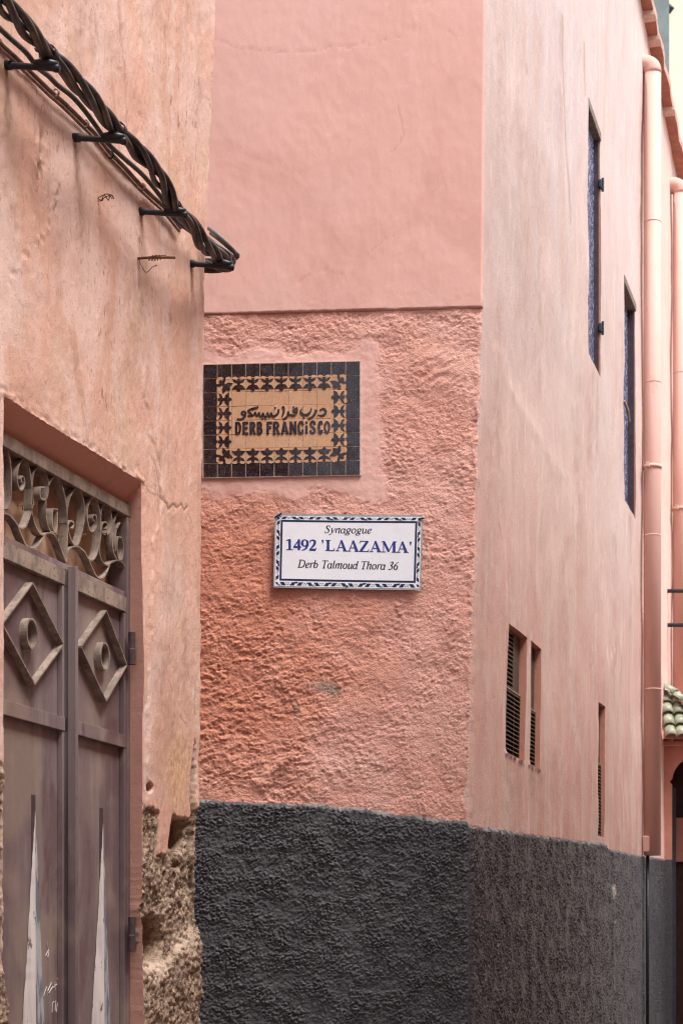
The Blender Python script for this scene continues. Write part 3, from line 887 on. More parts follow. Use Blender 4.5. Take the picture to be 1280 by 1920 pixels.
# front dado
def dado_relief(s, z, top, seed):
    x = s + .008 * fbm(s * 18, z * 18, seed, 2); y = z + .008 * fbm(s * 18, z * 18, seed + 1, 2)
    cl = np.clip(.8 + .7 * fbm(s * 8, z * 10, seed + 6, 3), .3, 1.4)
    d = .010 + cl * (.0072 * crumbs(x * 78, y * 100, seed + 3, .7) + .0052 * crumbs(x * 135, y * 160, seed + 4, .7)) + .0020 * fbm(x * 26, y * 34, seed + 2, 3, .6)
    e = top - z
    d = d * sst(-.001, .022, e) - .006 * (1 - sst(-.001, .006, e))
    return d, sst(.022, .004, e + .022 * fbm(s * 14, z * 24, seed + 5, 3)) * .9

def dado_mesh(fr, mapf, S, topf, nfine, zfine, seed, chipf, name, label):
    T = np.concatenate([np.linspace(0, 1, 12)[:-1] * 0 + np.linspace(0, 1, 12)[:-1], [1.0]])
    SS = []; 
    top = topf(S) + .006 * fbm(S * 9, S * 0, seed + 8, 3) + .006 * fbm(S * 55, S * 0, seed + 9, 3)
    frac = np.concatenate([np.linspace(0, zfine, 10)[:-1], np.linspace(zfine, top.min(), nfine)]) / top.min()
    Z = top[:, None] * frac[None, :]
    Sg = np.repeat(S[:, None], len(frac), 1)
    d, ledge = dado_relief(Sg, Z, top[:, None], seed)
    U, V = world_px(mapf(Sg, 0 * Sg, Z))
    d, chip = chipf(d, Sg, Z, U, V)
    P = mapf(Sg, -d, Z)
    ns, nz = Z.shape
    idx = np.arange(ns * nz).reshape(ns, nz)
    q = np.stack([idx[:-1, :-1], idx[1:, :-1], idx[1:, 1:], idx[:-1, 1:]], -1).reshape(-1, 4)
    me = np_mesh(name, to_local(P.reshape(-1, 3), corner), q, True, {'ledge': ledge, 'chip': chip})
    return tag(link_mesh(name, me, M_DADO, corner), label)

Sd = np.unique(np.concatenate([np.linspace(-3.8, sl - .1, 6), np.arange(sl - .05, .0001, .0036), [0.0]]))
def chipB(d, s, z, u, v):
    r = .02
    return d - np.where(s > -r, (np.clip(s + r, 0, r) / r) ** 2 * .010, 0), 0 * s
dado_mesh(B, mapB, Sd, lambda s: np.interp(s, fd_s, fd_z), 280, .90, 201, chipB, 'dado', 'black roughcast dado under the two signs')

# lane side wall
cd_u = [877, 940, 1000, 1100, 1133, 1142, 1200, 1262]; cd_v = [1545, 1555, 1563, 1577, 1581, 1591, 1604, 1612]
cd = np.array([C.px(u, v) for u, v in zip(cd_u, cd_v)])
holes = []
def chole(un, uf, vt, vb, depth, tilt=0.0):
    um = (un + uf) / 2
    s0, s1 = C.px(un, (vt + vb) / 2)[0], C.px(uf, (vt + vb) / 2)[0]
    z1 = C.px(un, vt)[1]; z0 = C.px(un, vb)[1]
    return s0, s1, z0, z1, depth
W1 = chole(1101, 1124, 183, 662, .07)
W2 = chole(1169, 1190, 517, 938, .07)
V1 = chole(951, 984, 1166, 1413, .055)
V2 = chole(992, 1012, 1199, 1434, .055)
V3 = chole(1123, 1133, 1316, 1566, .06)
for h in (W1, W2, V1, V2, V3):
    holes.append((h[0], h[1], h[2], h[3], lambda s, z, dd=h[4]: (s, dd, z)))

def dispC(s, z, u, v):
    d = .010 * fbm(s * 1.1, z * .9, 111, 3) + .0025 * fbm(s * 7, z * 3, 112, 3) + .0008 * fbm(s * 40, z * 25, 113, 3)
    diag = seg_d(u + 4 * fbm(s * 6, z * 6, 114, 3), v, [(932, 655), (955, 720), (1000, 800), (1035, 870), (1050, 890)])
    d += .003 * np.exp(-(diag / 10) ** 2)
    ck = np.zeros_like(s)
    for pts in ([(1053, 30), (1056, 130), (1062, 260), (1070, 420)], [(985, 120), (987, 140)], [(1094, 80), (1096, 180)], [(936, 980), (940, 1010)], [(1212, 120), (1208, 500), (1206, 1000)]):
        ck = np.maximum(ck, .5 * np.exp(-(seg_d(u, v, pts) / 1.4) ** 2))
    d -= .002 * ck
    r = .015
    d = d - .0012 * sst(.02, .008, s)
    d = d * sst(0, .05, s) - .03 * sst(-.012, -.030, z - np.interp(s, cd[:, 0], cd[:, 1]))
    pale = .22 * np.exp(-(diag / 14) ** 2) * sst(.2, .7, fbm(s * 9, z * 6, 115, 3) + .6) + .8 * np.exp(-ell(u, v, 1143, 1225, 9, 26) ** 2) * sst(0, .4, fbm(s * 12, z * 9, 116, 3))
    hs = 0 * s
    for h in (V1, V2):
        hs = np.maximum(hs, np.exp(-((z - h[2]) / .012) ** 2) * ((s > h[0] - .02) & (s < h[1] + .02)))
    d += .006 * hs * (1 + fbm(s * 30, z * 30, 117, 2))
    dr = streaks(u, v, [(955, 1418, 1560, 9, .55), (975, 1430, 1540, 7, .5), (995, 1440, 1560, 5, .7), (1012, 1448, 1550, 8, .5), (1040, 1400, 1570, 10, .35), (1105, 690, 980, 6, .45), (1118, 700, 900, 3, .5), (1180, 960, 1300, 4, .5),
                      (935, 560, 1150, 10, .4), (920, 800, 1300, 8, .4), (975, 200, 760, 12, .3), (1010, 380, 900, 9, .3), (1050, 20, 420, 5, .4), (1085, 700, 1200, 10, .35), (1060, 1000, 1400, 9, .4), (1150, 1000, 1400, 6, .4),
                      (1200, 150, 700, 5, .4), (940, 60, 500, 9, .3), (1130, 1230, 1330, 5, .4), (1165, 600, 1000, 5, .35), (905, 1000, 1500, 7, .45), (1078, 1250, 1560, 8, .4)], 331)
    return d, {'drip_and_shadow': dr, 'reveal_shade': 0 * s, 'far': sst(4.9, 5.5, s), 'pale': np.clip(np.maximum(pale, .6 * hs), 0, 1), 'crack_and_shadow': ck}

def wall_top(s):
    Y = C.o[1] + C.x[1] * s
    return 7.67 - .125 * (Y - 13.2)
S = np.unique(np.concatenate([[-.002, 0.006], np.arange(.013, 1.6, .008), np.arange(1.6, 4.4, .014), np.arange(4.42, 9.2, .022)]))
S = grid_with(S, [h[k] for h in (W1, W2, V1, V2, V3) for k in (0, 1)])
Z = np.concatenate([[1.45], np.arange(1.6, 3.0, .009), np.arange(3.0, 6.6, .016), np.arange(6.62, 8.4, .05)])
Z = grid_with(Z, [h[k] for h in (W1, W2, V1, V2, V3) for k in (2, 3)])
def mapC(s, y, z):
    y = np.where(s < 0, .03, y)                       # a flange behind the arris closes the corner
    s = np.where(s < 0, .004, s)
    return C.P(s, y, np.minimum(z, wall_top(s) + .03))
heightfield('wall', C, S, Z, mapC, dispC, holes, M_SIDE, corner, label='streaked pale wall face along the lane, with narrow openings')

def chipC(d, s, z, u, v):
    d = d * sst(-.004, .03, s) 
    d = d - .010 * sst(7, 3, np.abs(u - 1139)) * sst(1570, 1580, v) * sst(1668, 1655, v)
    ch = sst(1.2, .5, ell(u, v, 1146, 1672, 4, 14) + .4 * fbm(s * 30, z * 30, 5, 3)) + .7 * sst(1.2, .5, ell(u, v, 1149, 1728, 2.5, 4)) + .5 * sst(1, .4, ell(u, v, 928, 1778, 1.2, 16))
    return d, np.clip(ch, 0, 1)
Sd = np.concatenate([[-.002], np.cumsum(.0045 + .0065 * np.linspace(0, 1, 940)) - .0045])
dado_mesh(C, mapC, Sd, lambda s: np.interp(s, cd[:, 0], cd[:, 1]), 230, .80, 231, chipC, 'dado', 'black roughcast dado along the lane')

MB().box(B, -3.8, -.01, .03, 5, 8.25, 8.4).build('roof', M_OPP, corner)

# windows with violet-brown frames
def window(h, hinges, label, pd):
    s0, s1, z0, z1, dd = h
    w = MB()
    w.box(C, s1 - .02, s1 - .0015, .006, dd, z0 + .002, z1 - .05)           # far lining
    w.box(C, s0 + .0015, s0 + .012, .030, dd, z0 + .002, z1 - .05)          # near lining
    w.box(C, s0 + .0125, s1 - .0205, .030, dd, z0 + .002, z0 + .03)
    wo = w.build('window', M_SHUT, corner, label=label, bevel=.002)
    MB().box(C, s0 + .0125, s1 - .0205, pd, pd + .008, z0 + .031, z1 - .051).build('pane', M_GLASS, wo)
    MB().box(C, s0 - .004, s1 + .01, -.006, dd, z1 - .045, z1 + .004).build('lintel', M_SILL, wo, bevel=.003)
    for v in hinges:
        s, z = C.px(1126, v)
        g = MB().box(C, s1 - .03, s1 + .02, -.010, .004, z - .022, z + .022)
        go = g.build('hinge', M_IRON, wo, bevel=.003)
        MB().tube([C.P(s1 + .012, -.014, z - .035), C.P(s1 + .012, -.014, z + .042)], .008, 8).build('pin', M_IRON, go)
    return wo
window(W1, (352, 620), 'tall narrow window with blue figured glass and two hinges', .033)
wo = window(W2, (), 'tall narrow window nearest the drainpipe', .047)
s, z = C.px(1174, 770, .02)
MB().tube([C.P(s - .05, .03, z + .05), C.P(s, .012, z), C.P(s + .04, .01, z - .06)], .009, 8).build('latch', M_SLAT, wo)

# louvred vents
def vent(h, split, label):
    s0, s1, z0, z1, dd = h
    zm = z0 + (z1 - z0) * split
    fr0 = MB().box(C, s0 - .02, s1 + .02, dd + .012, dd + .03, z0 - .02, z1 + .02)
    vo = fr0.build('vent', M_DARK, corner, label=label)
    for (a, b, y, st_l, st_r) in ((zm + .004, z1 - .004, .030, .004, .155), (z0 + .004, zm - .004, .022, .095, .006)):
        w_ = s1 - s0
        L, R = s0 + st_l * w_ / .43 + .002, s1 - st_r * w_ / .43 - .002
        MB().box(C, s0 + .002, L, y, y + .025, a, b).build('stile', M_VENT, vo, bevel=.002)
        MB().box(C, R, s1 - .002, y, y + .025, a, b).build('stile', M_VENT, vo, bevel=.002)
        n = max(6, int((b - a) / .0195))
        first = None
        for k in range(n):
            zc = a + (k + .6) * (b - a) / n
            q = MB()
            V = [C.P(L, y - .002, zc - .002), C.P(R, y - .002, zc - .002), C.P(R, y + .022, zc + .007), C.P(L, y + .022, zc + .007)]
            V += [C.P(L, y - .002, zc - .0), C.P(R, y - .002, zc - .0), C.P(R, y + .022, zc + .010), C.P(L, y + .022, zc + .010)]
            q.add(V, [(0, 3, 2, 1), (4, 5, 6, 7), (0, 1, 5, 4), (1, 2, 6, 5), (2, 3, 7, 6), (3, 0, 4, 7)])
            q.build('slat', M_SLAT, vo)
    MB().box(C, s0 + .002, s1 - .002, dd - .035, dd, zm - .0035, zm + .0035).build('crossbar', M_SLAT, vo, bevel=.001)
    return vo
vent(V1, .53, 'louvred vent nearest the corner')
vent(V2, .48, 'louvred vent right of its twin')
vent(V3, .56, 'slot vent reaching down to the black dado')

# cornice along the top of the lane face
s_a, s_b = C.px(1150, 5)[0] - 2.0, 9.0
co = MB()
for i, (a, b) in enumerate([(s_a, s_b)]):
    V = []
    n = 60
    for k in range(n + 1):
        s = a + (b - a) * k / n; zt = wall_top(s) + .006 * math.sin(k * 2.1) 
        j = .006 * math.sin(k * 1.7) + .004 * math.sin(k * 4.1)
        for (y, dz) in ((.03, 0), (-.075 + j, 0), (-.082 + j, .035), (.03, .10)):
            V.append(C.P(s, y, zt + dz))
    Fs = [(4 * k + q, 4 * k + (q + 1) % 4, 4 * k + 4 + (q + 1) % 4, 4 * k + 4 + q) for k in range(n) for q in range(4)]
    co.add(V, Fs)
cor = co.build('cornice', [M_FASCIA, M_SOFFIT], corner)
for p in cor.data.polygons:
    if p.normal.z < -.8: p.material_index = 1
for u_, v_ in ((1203, 4), (1213, 62), (1241, 153)):
    s = C.px(u_, v_)[0]
    zt = wall_top(s)
    MB().box(C, s, s + .10, -.088, .01, zt - .035, zt + .004).build('cornice_block', M_FASCIA, corner, bevel=.008)

# ---------------- drainpipes on the lane face
def pipe(u, v_top, v_bot, r, rings, clamps, label, elbow):
    y = -r - .012
    s, z1 = C.px(u, v_top, y); z0 = C.px(u, v_bot, y)[1]
    t = thing('drainpipe', C.P(s, y, z0), label, 'drainpipe')
    body = MB().tube([C.P(s, y, z0), C.P(s, y, z1 - r)], r, 20).build('pipe', M_PIPE, t, smooth=True)
    if elbow:
        pts = [C.P(s, y, z1 - r - .02)] + [C.P(s, y + r * 1.2 * (1 - math.cos(a)), z1 - r + (r * .9) * math.sin(a)) for a in np.linspace(0, math.pi / 2, 7)] + [C.P(s, .05, z1 - r * .1)]
        MB().tube(pts, r * 1.04, 20).build('elbow', M_PIPE, t, smooth=True)
    for v in rings:
        z = C.px(u, v, y)[1]
        MB().tube([C.P(s, y, z - .004), C.P(s, y, z + .004)], r * 1.02, 20).build('joint', M_PIPE, t, smooth=True)
    for v in clamps:
        z = C.px(u, v, y)[1]
        cl = MB().tube([C.P(s, y, z - .012), C.P(s, y, z + .012)], r * 1.10, 20)
        c_o = cl.build('clamp', M_PIPE, t, smooth=True)
        MB().box(C, s - r - .05, s - r * .8, y + .01, y + .03, z - .018, z + .012).build('lug', M_FASCIA, c_o, bevel=.002)
    return t
pipe(1222, 117, 1604, .058, (417, 718, 1005, 1293), (876,), 'pink painted drainpipe with an elbow under the cornice, left of its neighbour', True)
pipe(1275, 345, 1420, .058, (700,), (955,), 'pink painted drainpipe at the right edge of the photo, farther down the lane', True)
s, z = C.px(1219, 1583, -.06)
jb = thing('junction_box', C.P(s, -.06, z), 'small pink painted box at the foot of the drainpipe, above the dado', 'box')
MB().box(C, s - .05, s + .06, -.085, -.01, z - .055, z + .055).build('case', M_PIPE, jb, bevel=.008)
MB().box(C, s - .042, s + .052, -.092, -.0855, z - .035, z + .048).build('cover', M_PIPE, jb, bevel=.003)
s2_, z2_ = C.px(1216, 1604, -.05)
tag(MB().tube([C.P(s2_, -.04, z2_ + .03), C.P(s2_, -.04, 0.02)], .012, 10).build('conduit', M_BLACK, smooth=True), 'thin dark conduit running down the black dado below the pink box', 'conduit')

# ================================================================== porch down the lane
YP = 14.2
XP = lambda u, Y=YP: (u - U0) / F * Y
ZP = lambda v, Y=YP: EYE + (VH - v) / F * Y
porch = thing('porch', (XP(1262), YP, 0), 'small arched porch down the lane with a green tiled roof', 'porch')
x0, x1 = XP(1238), XP(1430)
ax0 = XP(1259); arx = XP(1306) - ax0; azs = ZP(1466)
arch = [(ax0, 0), (ax0, azs - .004), (ax0 - .02, azs)]
N = 14
pl = [(x0, 0), (ax0, 0), (ax0, azs - .02), (ax0 - .018, azs)] + [(ax0 + arx - arx * math.cos(a) if True else 0, azs + 1.02 * arx * math.sin(a)) for a in np.linspace(.12, math.pi - .12, N)] + [(ax0 + 2 * arx + .018, azs), (ax0 + 2 * arx, azs - .02), (ax0 + 2 * arx, 0), (x1, 0), (x1, ZP(1400)), (x0, ZP(1400))]
MB().prism(pl, lambda a, b: (a, YP, b), lambda a, b: (a, YP + .35, b)).build('wall', M_PORCH, porch)
MB().box(None, x0 - .02, x1 + .02, YP - .05, YP + .35, ZP(1400) + .001, ZP(1391)).build('band', M_PORCH, porch, bevel=.006)
MB().box(None, XP(1230), ax0 - .003, YP - .016, YP - .001, 0, ZP(1612)).build('dado', M_DADO, porch)
MB().box(None, ax0 - .1, ax0 + 2 * arx + .1, YP + .30, YP + .34, 0, ZP(1400)).build('door', M_WOOD, porch)
MB().box(None, XP(1276), ax0 + 2 * arx + .1, YP + .27, YP + .295, ZP(1612), ZP(1528)).build('door_panel', M_PORCH, porch, bevel=.004)
MB().box(None, ax0 + .004, ax0 + .05, YP + .12, YP + .29, 0, azs - .03).build('door_post', M_IRON, porch, bevel=.004)
# roof tiles: courses of barrel tiles below a sloping hip
ze, zt_ = ZP(1388), ZP(1296)
ye, yt = YP - .20, YP + .06
xl = XP(1241)
def tile_mesh():
    n = 8; V = []; L = .125
    for k in range(n + 1):
        a = math.pi * k / n
        for (yy, r) in ((0, .046), (L, .038)):
            V.append((-math.cos(a) * r, yy, math.sin(a) * r * .8))
            V.append((-math.cos(a) * (r - .010), yy, math.sin(a) * (r - .010) * .8))
    Fs = []
    for k in range(n):
        b = 4 * k; c_ = b + 4
        Fs += [(b, b + 2, c_ + 2, c_), (b + 1, c_ + 1, c_ + 3, b + 3), (b, c_, c_ + 1, b + 1), (b + 2, b + 3, c_ + 3, c_ + 2)]
    me = bpy.data.meshes.new('roof_tile'); me.from_pydata(V, [], Fs); me.materials.append(M_GREEN)
    me.polygons.foreach_set('use_smooth', [True] * len(me.polygons))
    return me
TM = tile_mesh()
slope = math.atan2(zt_ - ze, yt - ye)
WX = .40                                                       # width of the front slope at the eave
rfm = MB().add([(xl - .03, ye + .02, ze - .012), (xl + WX, ye + .02, ze - .012), (xl + .02, yt, zt_ - .02), (xl - .03, yt, zt_ - .02), (xl + WX, yt + 1.0, ze - .012), (xl + .02, yt + 1.0, zt_ - .02)],
               [(0, 1, 2, 3), (1, 4, 5, 2)])
roof = rfm.build('roof', M_PORCH, porch)
Rp = Vector(porch.location)
def put_tile(x, y, z, rx, rz, parent=roof):
    o = bpy.data.objects.new('roof_tile', TM); COL.objects.link(o); o.parent = parent
    o.location = Vector((x, y, z)) - Rp
    o.rotation_euler = (Matrix.Rotation(rz, 3, 'Z') @ Matrix.Rotation(rx, 3, 'X')).to_euler()
    return o
rows = 4
for r_ in range(rows):
    t = r_ / rows
    for k in range(6):
        x = xl + .028 + k * .082
        if x > xl + WX * (1 - t) + .01: continue
        put_tile(x + random.uniform(-.002, .002), ye + (yt - ye) * t, ze + (zt_ - ze) * t + random.uniform(-.003, .003), slope - .16, random.uniform(-.03, .03))
hip0 = Vector((xl + .03, yt - .03, zt_ + .03)); hip1 = Vector((xl + WX, ye, ze + .03))
dirh = (hip0 - hip1)
for k in range(6):
    p = hip1 + dirh * (k / 6)
    put_tile(p.x, p.y, p.z + .012, math.atan2(dirh.z, math.hypot(dirh.x, dirh.y)) - .12, math.atan2(dirh.y, dirh.x) - math.pi / 2)
MB().box(None, XP(1234, YP - .2), XP(1238, YP - .2), YP - .24, YP + .2, ZP(1355), ZP(1276)).build('flashing', M_FASCIA, porch, bevel=.004)

for i, v in enumerate((1108, 1172)):
    Y = 14.4
    s = C.px(1249, v)[0]; p = C.P(s, 0, C.px(1249, v)[1])
    q = p + np.array([1.6, .05, 0.0])
    tag(MB().tube([p - np.array([.05, 0, 0]), p + np.array([.5, .015, .002]), q], .0155, 10).build('iron_rod', M_IRON, smooth=True),
        ('upper' if i == 0 else 'lower') + ' of the two dark iron rods crossing the lane above the green tiled porch', 'rod', 'iron rods above the porch')

# ================================================================== houses beyond
far = thing('house', (8, 24, 0), 'bright peach house far behind the cornice at top right', 'house')
MB().box(None, (1246 - U0) / F * 23.0, 13, 23.0, 30, 0, 17).build('wall', M_FARPEACH, far)
MB().tube([((1253 - U0) / F * 22.9, 22.93, EYE + (VH - 8) / F * 22.9), ((1257 - U0) / F * 22.9, 22.9, EYE + (VH - 16) / F * 22.9), ((1254 - U0) / F * 22.9, 22.93, EYE + (VH - 23) / F * 22.9)], [.025, .04, .015], 8).build('hook', M_IRON, far)
gy = thing('house', (3.5, 21.5, 0), 'narrow grey green house front between the cornice and the peach house', 'house')
MB().box(None, (1190 - U0) / F * 21.5, (1253.5 - U0) / F * 21.5, 21.5, 22.8, 0, 16.5).build('wall', M_FARGREY, gy)
OPP = Frame(C.o[0] + 2.25, C.o[1], C.x[0], C.x[1])
op = thing('house', OPP.P(-4, 0, 0), 'plain pink house lining the right side of the lane, unseen beyond the right edge, added to shape the light', 'house')
MB().box(OPP, -10, 5.2, -1.2, 0.0, 0, 6.3).build('wall', M_OPP, op)  # unseen wall, height set to shade and bounce light onto the lane

# ================================================================== cables on the near house
def An(u, v, out):
    return A.W(u, v, -out)
path = [(-70, -120, .12), (-30, -50, .12), (5, 4, .12), (37, 38, .12), (66, 72, .12), (92, 103, .115), (122, 130, .125), (160, 172, .13), (196, 215, .125), (222, 246, .115), (250, 272, .125), (286, 316, .13), (312, 354, .125), (328, 391, .115), (356, 416, .12), (379, 455, .115), (405, 476, .10), (424, 487, .085)]
def lead_in(P):
    d = P[0] - P[1]; d = d / np.linalg.norm(d)
    h = np.array([d[0], d[1], .25 * d[2]])
    return [P[0] + d * .25 + h * 2.2, P[0] + d * .25 + h * .9] + P
cen = catmull(lead_in([An(*p) for p in path]), 10)
extra = [cen[-1] + np.array(d) for d in ((.012, .05, .004), (-.015, .11, .020), (-.07, .18, .045), (-.28, .24, .07), (-.9, .30, .08))]
cen = cen + catmull([cen[-1]] + extra, 8)[1:]
cen = [Vector(p) for p in cen]
bund = thing('cable_bundle', cen[len(cen) // 2], 'thick twisted bundle of black cables running down to the house corner', 'cables')
ties = [0, 70, 110, 150, 190, 400]
acc = 0; up = None; frames = []
for i, p in enumerate(cen):
    t = (cen[min(i + 1, len(cen) - 1)] - cen[max(i - 1, 0)]).normalized()
    if up is None: up = t.orthogonal().normalized()
    up = (up - t * up.dot(t)).normalized()
    frames.append((p, up.copy(), t.cross(up)))
    if i: acc += (cen[i] - cen[i - 1]).length
for k in range(4):
    pts = []; ln = 0
    for i, (p, a_, b_) in enumerate(frames):
        if i: ln += (cen[i] - cen[i - 1]).length
        j = min(abs(i - t) for t in ties)
        rad = .0108 + .0052 * min(1, j / 14) + (.001 * math.sin(k * 2 + i * .2))
        ph = 2 * math.pi * k / 4 + ln * 13.0 + .45 * math.sin(ln * 7 + k * 2)
        pts.append(p + a_ * rad * math.cos(ph) + b_ * rad * math.sin(ph))
    MB().tube(pts, .0100 if k else .0084, 10).build('cable', M_CABLE, bund, smooth=True)
# cut-back loops where the bundle turns the corner
for k, (du, dv) in enumerate(((0, 0), (4, 9), (-6, 16))):
    lp = [An(392 + du, 428 + dv, .03), An(408 + du, 440 + dv, .07), An(428 + du, 460 + dv * .7, .10), An(442 + du, 476 + dv * .4, .10), An(430 + du * .4, 484 + dv * .3, .08), An(405, 478 + dv * .3, .06)]
    MB().tube(catmull(lp, 8), .0072, 10).build('loop', M_GREYCABLE if k < 2 else M_CABLE, bund, smooth=True)
for (u_, v_) in ((436, 490), (441, 484), (433, 497)):
    MB().tube([An(412, 480, .085), An(424, 485 + (v_ - 490) * .4, .09), An(u_, v_, .095)], .006, 8).build('cable_end', M_BLACK, bund, smooth=True)

def wire(name, pts, outs, r, mat, label):
    P = catmull(lead_in([An(u, v, o) for (u, v), o in zip(pts, outs)]), 8)
    return tag(MB().tube(P, r, 9).build(name, mat, smooth=True), label, 'wire')
W = [(-40, 12), (0, 53), (20, 72), (49, 98), (72, 127), (92, 143), (109, 160), (137, 182), (162, 211), (186, 244), (204, 270), (232, 296), (270, 330), (304, 372), (326, 409), (349, 428), (385, 452)]
wire('wire', W, [.045] * len(W), .0072, M_CABLE, 'black wire sagging along the wall just under the twisted cable bundle')
Wp = [(-40, 32), (0, 78), (30, 106), (68, 143), (94, 168), (117, 188), (137, 207), (160, 230), (178, 248), (203, 280), (232, 310), (262, 343), (287, 367), (310, 388), (340, 425)]
wire('wire', Wp, [.022] * len(Wp), .0052, M_WIREPINK, 'pinkish brown wire under the black wire, upper of its pair')
wire('wire', [(u - 4, v + 8) for u, v in Wp], [.018] * len(Wp), .0052, M_WIREPINK, 'pinkish brown wire lying lowest against the wall')
wire('wire', [(u - 1, v + 3) for u, v in Wp], [.008] * len(Wp), .0045, M_CABLE, 'thin dark wire pressed to the wall behind the pinkish pair')
for i, (u_, v_) in enumerate(((105, 174), (161, 232), (208, 290), (267, 350))):
    c0 = Vector(An(u_, v_, .024)); t = (Vector(An(u_ + 6, v_ + 7, .024)) - c0).normalized()
    side = Vector(A.y); upv = t.cross(side)
    pts = [c0 + side * .009 * math.cos(a) + upv * .011 * math.sin(a) for a in np.linspace(0, 2 * math.pi, 13)]
    tag(MB().tube(pts, .003, 6).build('wire_tie', M_WIREPINK if i != 2 else M_BLACK, smooth=True), ['small tie round the pinkish wires below the top cable bracket', 'small tie round the pinkish wires above the second cable bracket', 'dark knot of wire below the second cable bracket', 'small tie round the pinkish wires above the third cable bracket'][i], 'wire tie', 'ties round the thin wires')

def bracket(u0, v0, out, label, tie):
    b = thing('cable_bracket', A.W(u0, v0, 0), label, 'bracket', 'black pegs carrying the cable bundle')
    base = Vector(A.W(u0, v0, 0)); n = -Vector(A.y); dz = Vector((0, 0, -.030))
    def at(t): return base + n * out * t + dz * t
    pts = [at(-.15), at(.0), at(.03), at(.10), at(.13), at(.45), at(.9), at(.93), at(1.0), at(1.02)]
    MB().tube(pts, [.012, .0125, .0125, .0120, .0088, .0082, .0082, .0105, .0105, .007], 12).build('peg', M_BLACK, b, smooth=True)
    c0 = Vector(tie)
    MB().tube([at(.55) + Vector((0, 0, .008)), at(.75) + Vector((0, 0, .013)), at(.98) + Vector((0, 0, .010))], [.010, .013, .009], 10).build('saddle', M_BLACK, b, smooth=True)
    # strap round the cables
    i = min(range(len(cen)), key=lambda k: (cen[k] - c0).length)
    p, a_, b_ = frames[i]
    mb = MB(); t = a_.cross(b_)
    V = []; m_ = 24
    for k in range(m_):
        an = 2 * math.pi * k / m_
        e = a_ * math.cos(an) + b_ * math.sin(an)
        for rr, h in ((.0222, -.009), (.0250, -.009), (.0250, .009), (.0222, .009)):
            V.append(p + e * rr + t * h)
    mb.add(V, [(4 * k + j, 4 * k + (j + 1) % 4, 4 * ((k + 1) % m_) + (j + 1) % 4, 4 * ((k + 1) % m_) + j) for k in range(m_) for j in range(4)])
    so = mb.build('strap', M_BLACK, b)
    tl = p - n * .01 + Vector((0, 0, .018))
    MB().tube([p + Vector((-.018, 0, .006)), p + Vector((-.032, -.004, .010)), p + Vector((-.036, -.006, .016))], [.004, .0035, .002], 6).build('strap_tail', M_BLACK, so)
bracket(12, 122, .150, 'black cable bracket highest on the wall, at the far left edge', An(92, 103, .115))
bracket(141, 258, .155, 'black cable bracket second from the top of the cable run', An(222, 246, .115))
bracket(261, 396, .155, 'black cable bracket third from the top, above the rusty nail', An(328, 391, .115))
bracket(356, 494, .150, 'black cable bracket lowest on the run, beside the house corner', An(420, 485, .088))

# rusty nail with wire, small tangle of wire
b0 = Vector(A.W(257, 484, 0)); nn = -Vector(A.y)
nl = thing('nail', b0, 'rusty nail wound with wire sticking out of the wall below the cables', 'nail')
MB().tube([b0 - nn * .02, b0 + nn * .06 + Vector((0, 0, -.004)), b0 + nn * .125 + Vector((0, 0, -.012))], .0042, 8).build('shaft', M_RUST, nl, smooth=True)
MB().tube([b0 + nn * (.035 + .06 * t) + Vector((.004 * math.sin(t * 40), .004 * math.cos(t * 33), -.006 + .007 * math.cos(t * 40))) for t in np.linspace(0, 1, 50)], .0015, 5).build('winding', M_RUST, nl)
MB().tube(catmull([b0 + nn * .006, b0 + nn * .012 + Vector((0, 0, -.02)), b0 + nn * .02 + Vector((.01, 0, -.045)), b0 + nn * .03 + Vector((.02, 0, -.03)), b0 + nn * .035 + Vector((.03, 0, -.025))], 6), .0012, 5).build('loose_end', M_RUST, nl)
b1 = Vector(A.W(184, 372, 0))
tg = thing('wire_tangle', b1, 'small tangle of rusty wire stuck in the wall left of the third bracket', 'wire tangle')
rnd = random.Random(4)
for k in range(3):
    pts = [b1 + nn * (.006 + .012 * j) * .8 + Vector((rnd.uniform(-.006, .010), 0, rnd.uniform(-.010, .010))) for j in range(5)]
    MB().tube(catmull([b1] + pts, 6), .0016, 5).build('strand', M_RUST, tg)

# ================================================================== tile street sign
PITCH = (SGR - SGL) / 11.0
PZ = (SGT - SGB) / 8.0
sgn = thing('street_sign', B.P(SGL, -.004, SGB), 'black and tan zellige tile sign reading DERB FRANCISCO', 'street sign', rz=B.rot())
YT = -.013                                                     # face of the tiles in front of the wall plane
MB().box(B, SGL - .004, SGR + .004, YT + .0016, .012, SGB - .004, SGT + .004).build('mortar', M_MORTAR, sgn, bevel=.002)
Msg = RM[sgn.name]
def tile_shape(mat, gap):
    me = bpy.data.meshes.new('tile'); bm = bmesh.new()
    bmesh.ops.create_cube(bm, size=1)
    for v in bm.verts:
        v.co = Vector((v.co.x * (PITCH - gap), v.co.y * .008, v.co.z * (PZ - gap)))
    bmesh.ops.bevel(bm, geom=bm.edges[:], offset=.0008, segments=1, affect='EDGES')
    bm.to_mesh(me); bm.free(); me.materials.append(mat); return me
TB, TC = tile_shape(M_GLAZE, .0026), tile_shape(M_CLAY, .0012)

